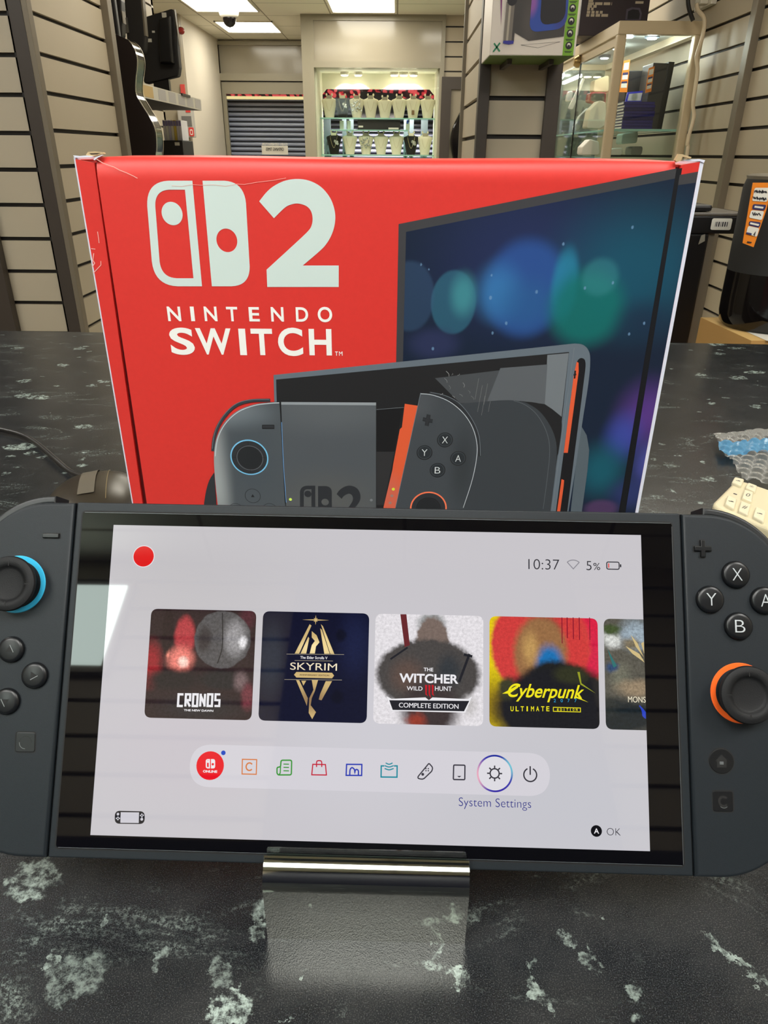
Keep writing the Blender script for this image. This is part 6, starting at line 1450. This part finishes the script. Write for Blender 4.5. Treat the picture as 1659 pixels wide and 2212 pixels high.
def f_chat(b): b.stroke(CF, zp(zi, (490, 157), (612, 160), (608, 285), (487, 282)), W, .32, 0, True); c = zp(zi, (550, 220))[0]; b.stroke(CF, circle_pts(c[0], c[1], 1.05, 1.15, 20, math.radians(45), math.radians(315)), .42, .32, 0)
def f_news(b):
    b.stroke(CF, round_poly(zp(zi, (820, 165), (910, 165), (907, 290), (795, 290), (785, 275), (785, 225), (815, 222)), .5, 3), .42, .32, 0, True); b.stroke(CF, zp(zi, (815, 222), (812, 275), (800, 290)), .36, .32, 0)
    for y in (198, 226, 255): b.stroke(CF, zp(zi, (842, y), (885, y + 1)), .32, .32, 0)
def f_bag(b): b.stroke(CF, zp(zi, (1090, 200), (1198, 202), (1206, 291), (1081, 289)), .36, .32, 0, True); b.stroke(CF, smooth_path(zp(zi, (1122, 220), (1122, 185), (1130, 170), (1157, 170), (1166, 185), (1166, 220)), 3), .36, .32, 0)
def f_alb(b): b.stroke(CF, zp(zi, (1378, 200), (1508, 201), (1506, 295), (1374, 294)), .42, .32, 0, True); b.stroke(CF, smooth_path(zp(zi, (1405, 290), (1408, 245), (1425, 228), (1445, 245), (1448, 270), (1452, 250), (1465, 244), (1478, 255), (1478, 290)), 3), .42, .32, 0)
def f_share(b):
    b.stroke(CF, zp(zo, (128, 140), (113, 140), (112, 202), (201, 203), (202, 140), (186, 140)), .42, .32, 0)
    for y, w in ((126, 18), (141, 24), (157, 24)): b.stroke(CF, smooth_path(zp(zo, (157 - w, y - 2), (157, y + 5), (157 + w, y - 2)), 4), .34, .32, 0)
def f_ctl(b):
    b.stroke(CF, round_poly(zp(zo, (380, 125), (402, 150), (395, 170), (348, 215), (310, 210)), [.3, .9, .9, 1.2, .6], 4), .38, .32, 0, True); b.disc(CF, zp(zo, (345, 187))[0], .45, .32, 0, n=14)
    for dx, dy in ((363, 155), (376, 155), (363, 167), (376, 167)): b.disc(CF, zp(zo, (dx, dy))[0], .22, .32, 0, n=8)
def f_card(b): b.stroke(CF, round_poly(zp(zo, (518, 135), (581, 136), (580, 217), (516, 216)), .3, 3), .42, .32, 0, True); b.poly(CF, zp(zo, (537, 196), (561, 196), (549, 205)), .32, 0)
def f_gear(b):
    c = zp(zo, (747, 182))[0]; r = abs(zp(zo, (776, 182))[0][0] - c[0]); b.ring(CF, c, r - .42, r, .32, 0)
    for k in range(8): a = math.pi * k / 4; b.stroke(CF, [(c[0] + r * math.cos(a), c[1] + r * math.sin(a)), (c[0] + (r + .75) * math.cos(a), c[1] + (r + .75) * math.sin(a))], .42, .32, 0, cap=False)
def f_pow(b):
    c = zp(zo, (946, 190))[0]; r = abs(zp(zo, (982, 190))[0][0] - c[0]); b.stroke(CF, circle_pts(c[0], c[1], r, None, 24, math.radians(-62), math.radians(242)), .42, .32, 0); b.stroke(CF, [(c[0], c[1] - r - .5), (c[0], c[1] - .1)], .42, .32, 0)
for col, nm, fn in (((214, 120, 60), 'chat', f_chat), ((60, 150, 56), 'news', f_news), ((196, 32, 56), 'shop', f_bag), ((44, 60, 176), 'album', f_alb), ((22, 138, 156), 'share', f_share), ((60, 58, 66), 'controls', f_ctl), ((60, 58, 68), 'card', f_card), ((52, 50, 58), 'gear', f_gear), ((52, 50, 58), 'power', f_pow)): icon_(col, nm, fn)
# halo round the chosen icon
c = zp(zo, (748, 182))[0]; r = abs(zp(zo, (849, 182))[0][0] - c[0])
halo = blob_mat('lit_halo', (64, 60, 170), [(c[0] - 6, c[1] + 1, 6, 7, .9, (232, 170, 190), 1), (c[0] + 6, c[1] - 3, 5, 6, .9, (120, 200, 214), 1), (c[0], c[1] - 7, 5, 5, .9, (24, 44, 150), 1), (c[0] + 2, c[1] + 7, 5, 5, .9, (50, 32, 160), 1)], True)
b = MB(halo, L_W); b.ring(CF, c, r - .55, r, .33, 0, 64); b.disc(CF, c, r - .55, .28, lit('lit_halo_fill', (222, 220, 226)), n=48); b.build('selection_ring', scr)
b = MB(L_NAVY); s0, s1 = cp(991, 1724), cp(1147, 1752); b.text(CF, 'System Settings', s0[0], cp(991, 1722)[1], s1[0], cp(1147, 1751)[1], .30, 0, -.012); b.build('caption', scr)
# small console pictogram and the OK prompt
zc2 = zoomer(0, 1450, 4.74)
b = MB(L_DARK, lit('lit_bg2', (206, 204, 212))); b.poly(CF, round_poly(zp(zc2, (1180, 1425), (1485, 1432), (1485, 1562), (1178, 1558)), 1.5, 6), .30, 0); b.poly(CF, zp(zc2, (1240, 1440), (1428, 1442), (1424, 1551), (1236, 1549)), .33, 1)
b.disc(CF, zp(zc2, (1212, 1460))[0], .42, .33, 1, n=14); b.disc(CF, zp(zc2, (1455, 1512))[0], .45, .33, 1, n=14)
for x, y in ((1212, 1492), (1226, 1503), (1197, 1503), (1211, 1516), (1456, 1461), (1470, 1472), (1443, 1474), (1457, 1486)): b.disc(CF, zp(zc2, (x, y))[0], .24, .33, 1, n=8)
b.build('console_pictogram', scr)
b = MB(lit('lit_black', (14, 14, 18)), L_W); b.disc(CF, cp(*zo(1316, 504)), 1.72, .30, 0); b.text(CF, 'A', *cp(*zo(1302, 489)), *cp(*zo(1331, 519)), .33, 1, .015); b.text(CF, 'OK', *cp(*zo(1374, 487)), *cp(*zo(1452, 530)), .30, L_TXT, -.018); b.build('prompt', scr)

# ------------------------------------------------------------------ detachable controllers
M_BTN = mat('button_black', (17, 19, 22), .32, spec=.4); M_LETP = mat('button_letter', (178, 184, 188), .45); M_RUB = mat('rubber_black', (18, 19, 21), .6, spec=.3, bump=(3000, .1))
M_CYAN = mat('cyan_ring', (62, 190, 236), .4); M_ORG = mat('orange_ring', (255, 108, 42), .4)
def ctl_outline(side):
    R = 26.0; x_in, x_out, y0, y1 = 188.55, 222.4, -7.3, 105.7
    pts = [(x_in, y0)]
    pts += circle_pts(x_out - R, y0 + R, R, None, 18, -math.pi / 2, 0)
    pts += circle_pts(x_out - R, y1 - R, R, None, 18, 0, math.pi / 2)
    pts += [(x_in, y1)]
    return pts if side > 0 else [(174.9 - x, y) for x, y in pts][::-1]
def sx(x, side): return x if side > 0 else 174.9 - x
def domed(parent, name, c, r, h, letter=None, glyph=None):
    b = MB(M_GAP, M_BTN)
    b.disc(CF, c, r * 1.06, .03, 0, n=40)
    b.lathe(CF, c, [(r, .03), (r, h - .9), (r * .97, h - .5), (r * .88, h - .15), (r * .72, h), (0.01, h + .12)], 1, 40, cap=False)
    if letter: b.text(CF, letter, c[0] - 1.6, c[1] - 1.98, c[0] + 1.6, c[1] + 1.98, h + .16, M_LETP, -.014)
    if glyph is not None:
        P = [(c[0] + 1.5 * math.cos(glyph + k * 2.094), c[1] + 1.5 * math.sin(glyph + k * 2.094)) for k in range(3)]
        b.poly(CF, P, h + .14, 0); b.stroke(CF, [P[0], P[1]], .22, h + .16, mat('glyph_edge', (120, 124, 126), .4)); 
    return b.build(name, parent, 35)
def stick(parent, c, ringm):
    b = MB(ringm); b.lathe(CF, c, [(9.5, .1), (9.3, .45), (8.6, .35), (5.5, -.4)], 0, 56, cap=False); b.build('stick_ring', parent, 60)
    b = MB(M_RUB, M_GAP)
    b.lathe(CF, c, [(4.2, -1), (4.2, 3.2), (7.6, 4.2), (8.75, 4.8), (8.95, 5.5), (8.6, 6.2), (7.4, 6.65), (6.2, 6.5), (5.6, 6.1), (5.3, 5.7), (4.6, 5.5), (2.5, 5.35), (.01, 5.3)], 0, 56, cap=False)
    for k in range(4):
        a = k * math.pi / 2; b.stroke(CF, [(c[0] + 5.7 * math.cos(a), c[1] + 5.7 * math.sin(a)), (c[0] + 7.3 * math.cos(a), c[1] + 7.3 * math.sin(a))], .28, 6.66, 1, cap=False)
    b.build('thumbstick', parent, 40)
def shoulder(parent, side):
    R = 26.0; xo = 222.4
    arc = [(sx(196.5, side), -7.3)] + [(sx(x, side), y) for x, y in circle_pts(xo - R, -7.3 + R, R, None, 20, -math.pi / 2 + .1, -.05)]
    out = inset(arc + arc[::-1][:0], 0) if False else None
    n_ = len(arc); o2 = []
    for i, p in enumerate(arc):
        a = np.array(arc[max(i - 1, 0)]); c2 = np.array(arc[min(i + 1, n_ - 1)]); d = c2 - a; d /= np.linalg.norm(d); nn = np.array([d[1], -d[0]]) if side > 0 else np.array([-d[1], d[0]])
        o2.append(tuple(np.array(p) + nn * (2.6 if i < n_ - 2 else 1.2)))
    poly = [tuple(p) for p in arc] + o2[::-1]
    b = MB(mat('shoulder_black', (24, 27, 30), .4)); b.prism(CF, poly, -2.6, -12.5, 0, None, .8); b.build('shoulder_button', parent, 40)
def body(side, name, label):
    b = MB(M_SHELL); o = ctl_outline(side); b.prism(CF, o, .15, -13.6, 0, None, 1.1, 5); p = b.build(name, con, 40); p['label'] = label; return p
LC = body(-1, 'controller', 'controller with the cyan ringed thumbstick'); RC = body(1, 'controller', 'controller with the orange ringed thumbstick')
shoulder(LC, -1); shoulder(RC, 1)
stick(LC, cp(38, 1262), M_CYAN); stick(RC, cp(1599, 1497), M_ORG)
zR = zoomer(1360, 1080, 5.53); zR2 = zoomer(1360, 1450, 4.706); zL = zoomer(0, 1060, 4.74)
for ch, x, y in (('X', 1589.6, 1241), ('Y', 1534, 1294.7), ('A', 1651, 1297), ('B', 1595.5, 1352.5)): domed(RC, 'face_button', cp(x, y, .8), 4.45, 1.7, ch)
for (x, y), g in (((24, 1403), -math.pi / 2), ((74.5, 1459), 0.0), ((14, 1515), math.pi / 2), ((-36, 1459), math.pi)): domed(LC, 'direction_button', cp(x, y, .8), 4.25, 1.7, None, g)
def flat_button(parent, name, pts, h, extra=None):
    b = MB(M_GAP, M_BTN); b.poly(CF, inset(pts, -.3), .18, 0); b.prism(CF, pts, h, .15, 1, 1, .2, 3)
    if extra: extra(b, h)
    b.build(name, parent, 35)
P_ = [cp(*zL(x, y)) for x, y in ((447, 440), (614, 442), (612, 484), (447, 482))]; flat_button(LC, 'minus_button', P_, 1.0)
c = cp(1516.5, 1185.5); w, a = .75, 2.75
flat_button(RC, 'plus_button', [(c[0] + x, c[1] + y) for x, y in ((-w, -a), (w, -a), (w, -w), (a, -w), (a, w), (w, w), (w, a), (-w, a), (-w, w), (-a, w), (-a, -w), (-w, -w))], 1.0)
M_IND = mat('indent_edge', (92, 96, 98), .4)
def cap_x(b, h): c = cp(56, 1603.5); b.stroke(CF, circle_pts(c[0], c[1], 1.95, None, 16, math.radians(180), math.radians(360)), .2, h + .03, 0); b.stroke(CF, circle_pts(c[0], c[1], 1.95, None, 16, math.radians(90), math.radians(180)), .2, h + .03, M_IND)
P_ = round_poly([cp(*zc2(x, y)) for x, y in ((168, 622), (366, 624), (362, 828), (160, 826))], .8); flat_button(LC, 'capture_button', P_, .32, cap_x)
c_home = cp(1557.6, 1643.8)
def home_x(b, h):
    c = c_home; b.poly(CF, [(c[0] - 2.1, c[1]), (c[0], c[1] - 2.0), (c[0] + 2.1, c[1]), (c[0] + 1.5, c[1]), (c[0] + 1.5, c[1] + 1.9), (c[0] - 1.5, c[1] + 1.9), (c[0] - 1.5, c[1])], h + .03, 0); b.rect(CF, c[0] - .6, c[1] + .1, c[0] + .6, c[1] + 1.0, h + .06, M_IND)
flat_button(RC, 'home_button', circle_pts(c_home[0], c_home[1], 3.85, None, 40), .35, home_x)
def c_x(b, h): c = cp(1561.5, 1731); b.stroke(CF, circle_pts(c[0], c[1], 1.25, 1.4, 20, math.radians(45), math.radians(315)), .75, h + .03, 0); b.stroke(CF, circle_pts(c[0] + .1, c[1] + .15, 1.6, 1.75, 14, math.radians(50), math.radians(130)), .15, h + .05, M_IND)
P_ = round_poly([cp(*zR2(x, y)) for x, y in ((840, 1212), (1046, 1214), (1052, 1428), (848, 1424))], .8); flat_button(RC, 'chat_button', P_, .32, c_x)

# ------------------------------------------------------------------ metal stand
M_MIRROR = mat('polished_steel', (172, 174, 166), .06, metal=1.0); M_MIRROR2 = mat('steel_edge', (196, 200, 188), .2, metal=.9)
p0, p1 = atZ(578, 2027, 0.0), atZ(1004, 2039, 0.0)
ydir = np.array([(p1 - p0)[0], (p1 - p0)[1], 0]); SW = np.linalg.norm(ydir); ydir /= SW
sn = np.array([ydir[1], -ydir[0], 0])       # towards the viewer
SF = Frame(p0, ydir, (0, 0, 1), sn, .001)
st = thing('display_stand', tuple(p0 + ydir * SW / 2), 'small polished metal stand holding up the handheld console', 'stand')
# side profile: (towards viewer, up), bent sheet 2.6 mm thick
up_top = SF.px(790, 1870)[1]
# lower edge of the console in the stand's section
ce = CF.pt(87, 105.5, 0.0) - p0; eh, ez = (ce @ sn) * 1000, ce[2] * 1000
cb = CF.pt(87, 105.5, -13.9) - p0; bh, bz = (cb @ sn) * 1000, cb[2] * 1000
cu = CF.pt(87, 40, -13.9) - p0; uh, uz = (cu @ sn) * 1000, cu[2] * 1000
R_ = 8.6; zc_ = 22.7; hc_ = -R_
outer_ = [(0.0, 0.0), (0.0, zc_ * .5)] + [(hc_ + R_ * math.cos(a), zc_ + R_ * math.sin(a)) for a in [math.radians(63) * k / 14 for k in range(15)]]
top_ = outer_[-1]
lip = [(top_[0] - .5, top_[1] + .5), (top_[0] - .5, top_[1] + 1.3), (top_[0] - 1.1, top_[1] + 1.5), (top_[0] - 1.1, top_[1] + .2)]
inner_ = [(top_[0] - 2.0, top_[1] - 1.6), (eh + .35, ez - .4), (bh - .2, bz - .5), (uh - .3, uz)]
under = [(uh - 2.6, uz - .6), (bh - 2.2, bz - 2.8), (eh + .5, ez - 3.4), (-2.4, ez - 5.5), (-2.4, 0.0)]
prof = outer_ + lip + inner_ + under
b = MB(M_MIRROR, M_MIRROR2)
for xa, xb in ((0, SW * 1000),):
    A_ = [SF.pt(xa, z, h) for h, z in prof]; B_ = [SF.pt(xb, z, h) for h, z in prof]; n = len(prof)
    b.raw(A_ + B_, [[i, (i + 1) % n, n + (i + 1) % n, n + i] for i in range(n)], 0)
    fr2 = Frame(SF.pt(xa, 0, 0), sn, (0, 0, 1), -ydir, .001); b.poly(fr2, prof, 0, 1)
    fr3 = Frame(SF.pt(xb, 0, 0), sn, (0, 0, 1), ydir, .001); b.poly(fr3, prof, 0, 1)
b.build('bent_plate', st, 25)
b = MB(pane('clear_film', (.9, .95, .9), .12)); b.prism(SF, round_poly([(1, top_[1] - 1), (SW * 1000 - 1, top_[1] - 1), (SW * 1000 - 1, top_[1] + 5.0), (1, top_[1] + 5.0)], 1), top_[0] - 1.2, top_[0] - 1.6); b.build('clear_lip', st)
# back leg of the stand
q_ = CF.pt(87, 40, -13.9) - p0
b = MB(M_MIRROR); hh0, hz0 = uh - 2.6, uz - .6
b.raw([tuple(SF.pt(x, z, h)) for x in (0, SW * 1000) for h, z in ((hh0, hz0), (hh0 + 1.6, hz0 + 1.2), (hh0 - 12.4, .1), (hh0 - 14, .1))], [[0, 1, 2, 3], [4, 5, 6, 7], [0, 1, 5, 4], [1, 2, 6, 5], [2, 3, 7, 6], [3, 0, 4, 7]], 0)
b.build('back_leg', st)
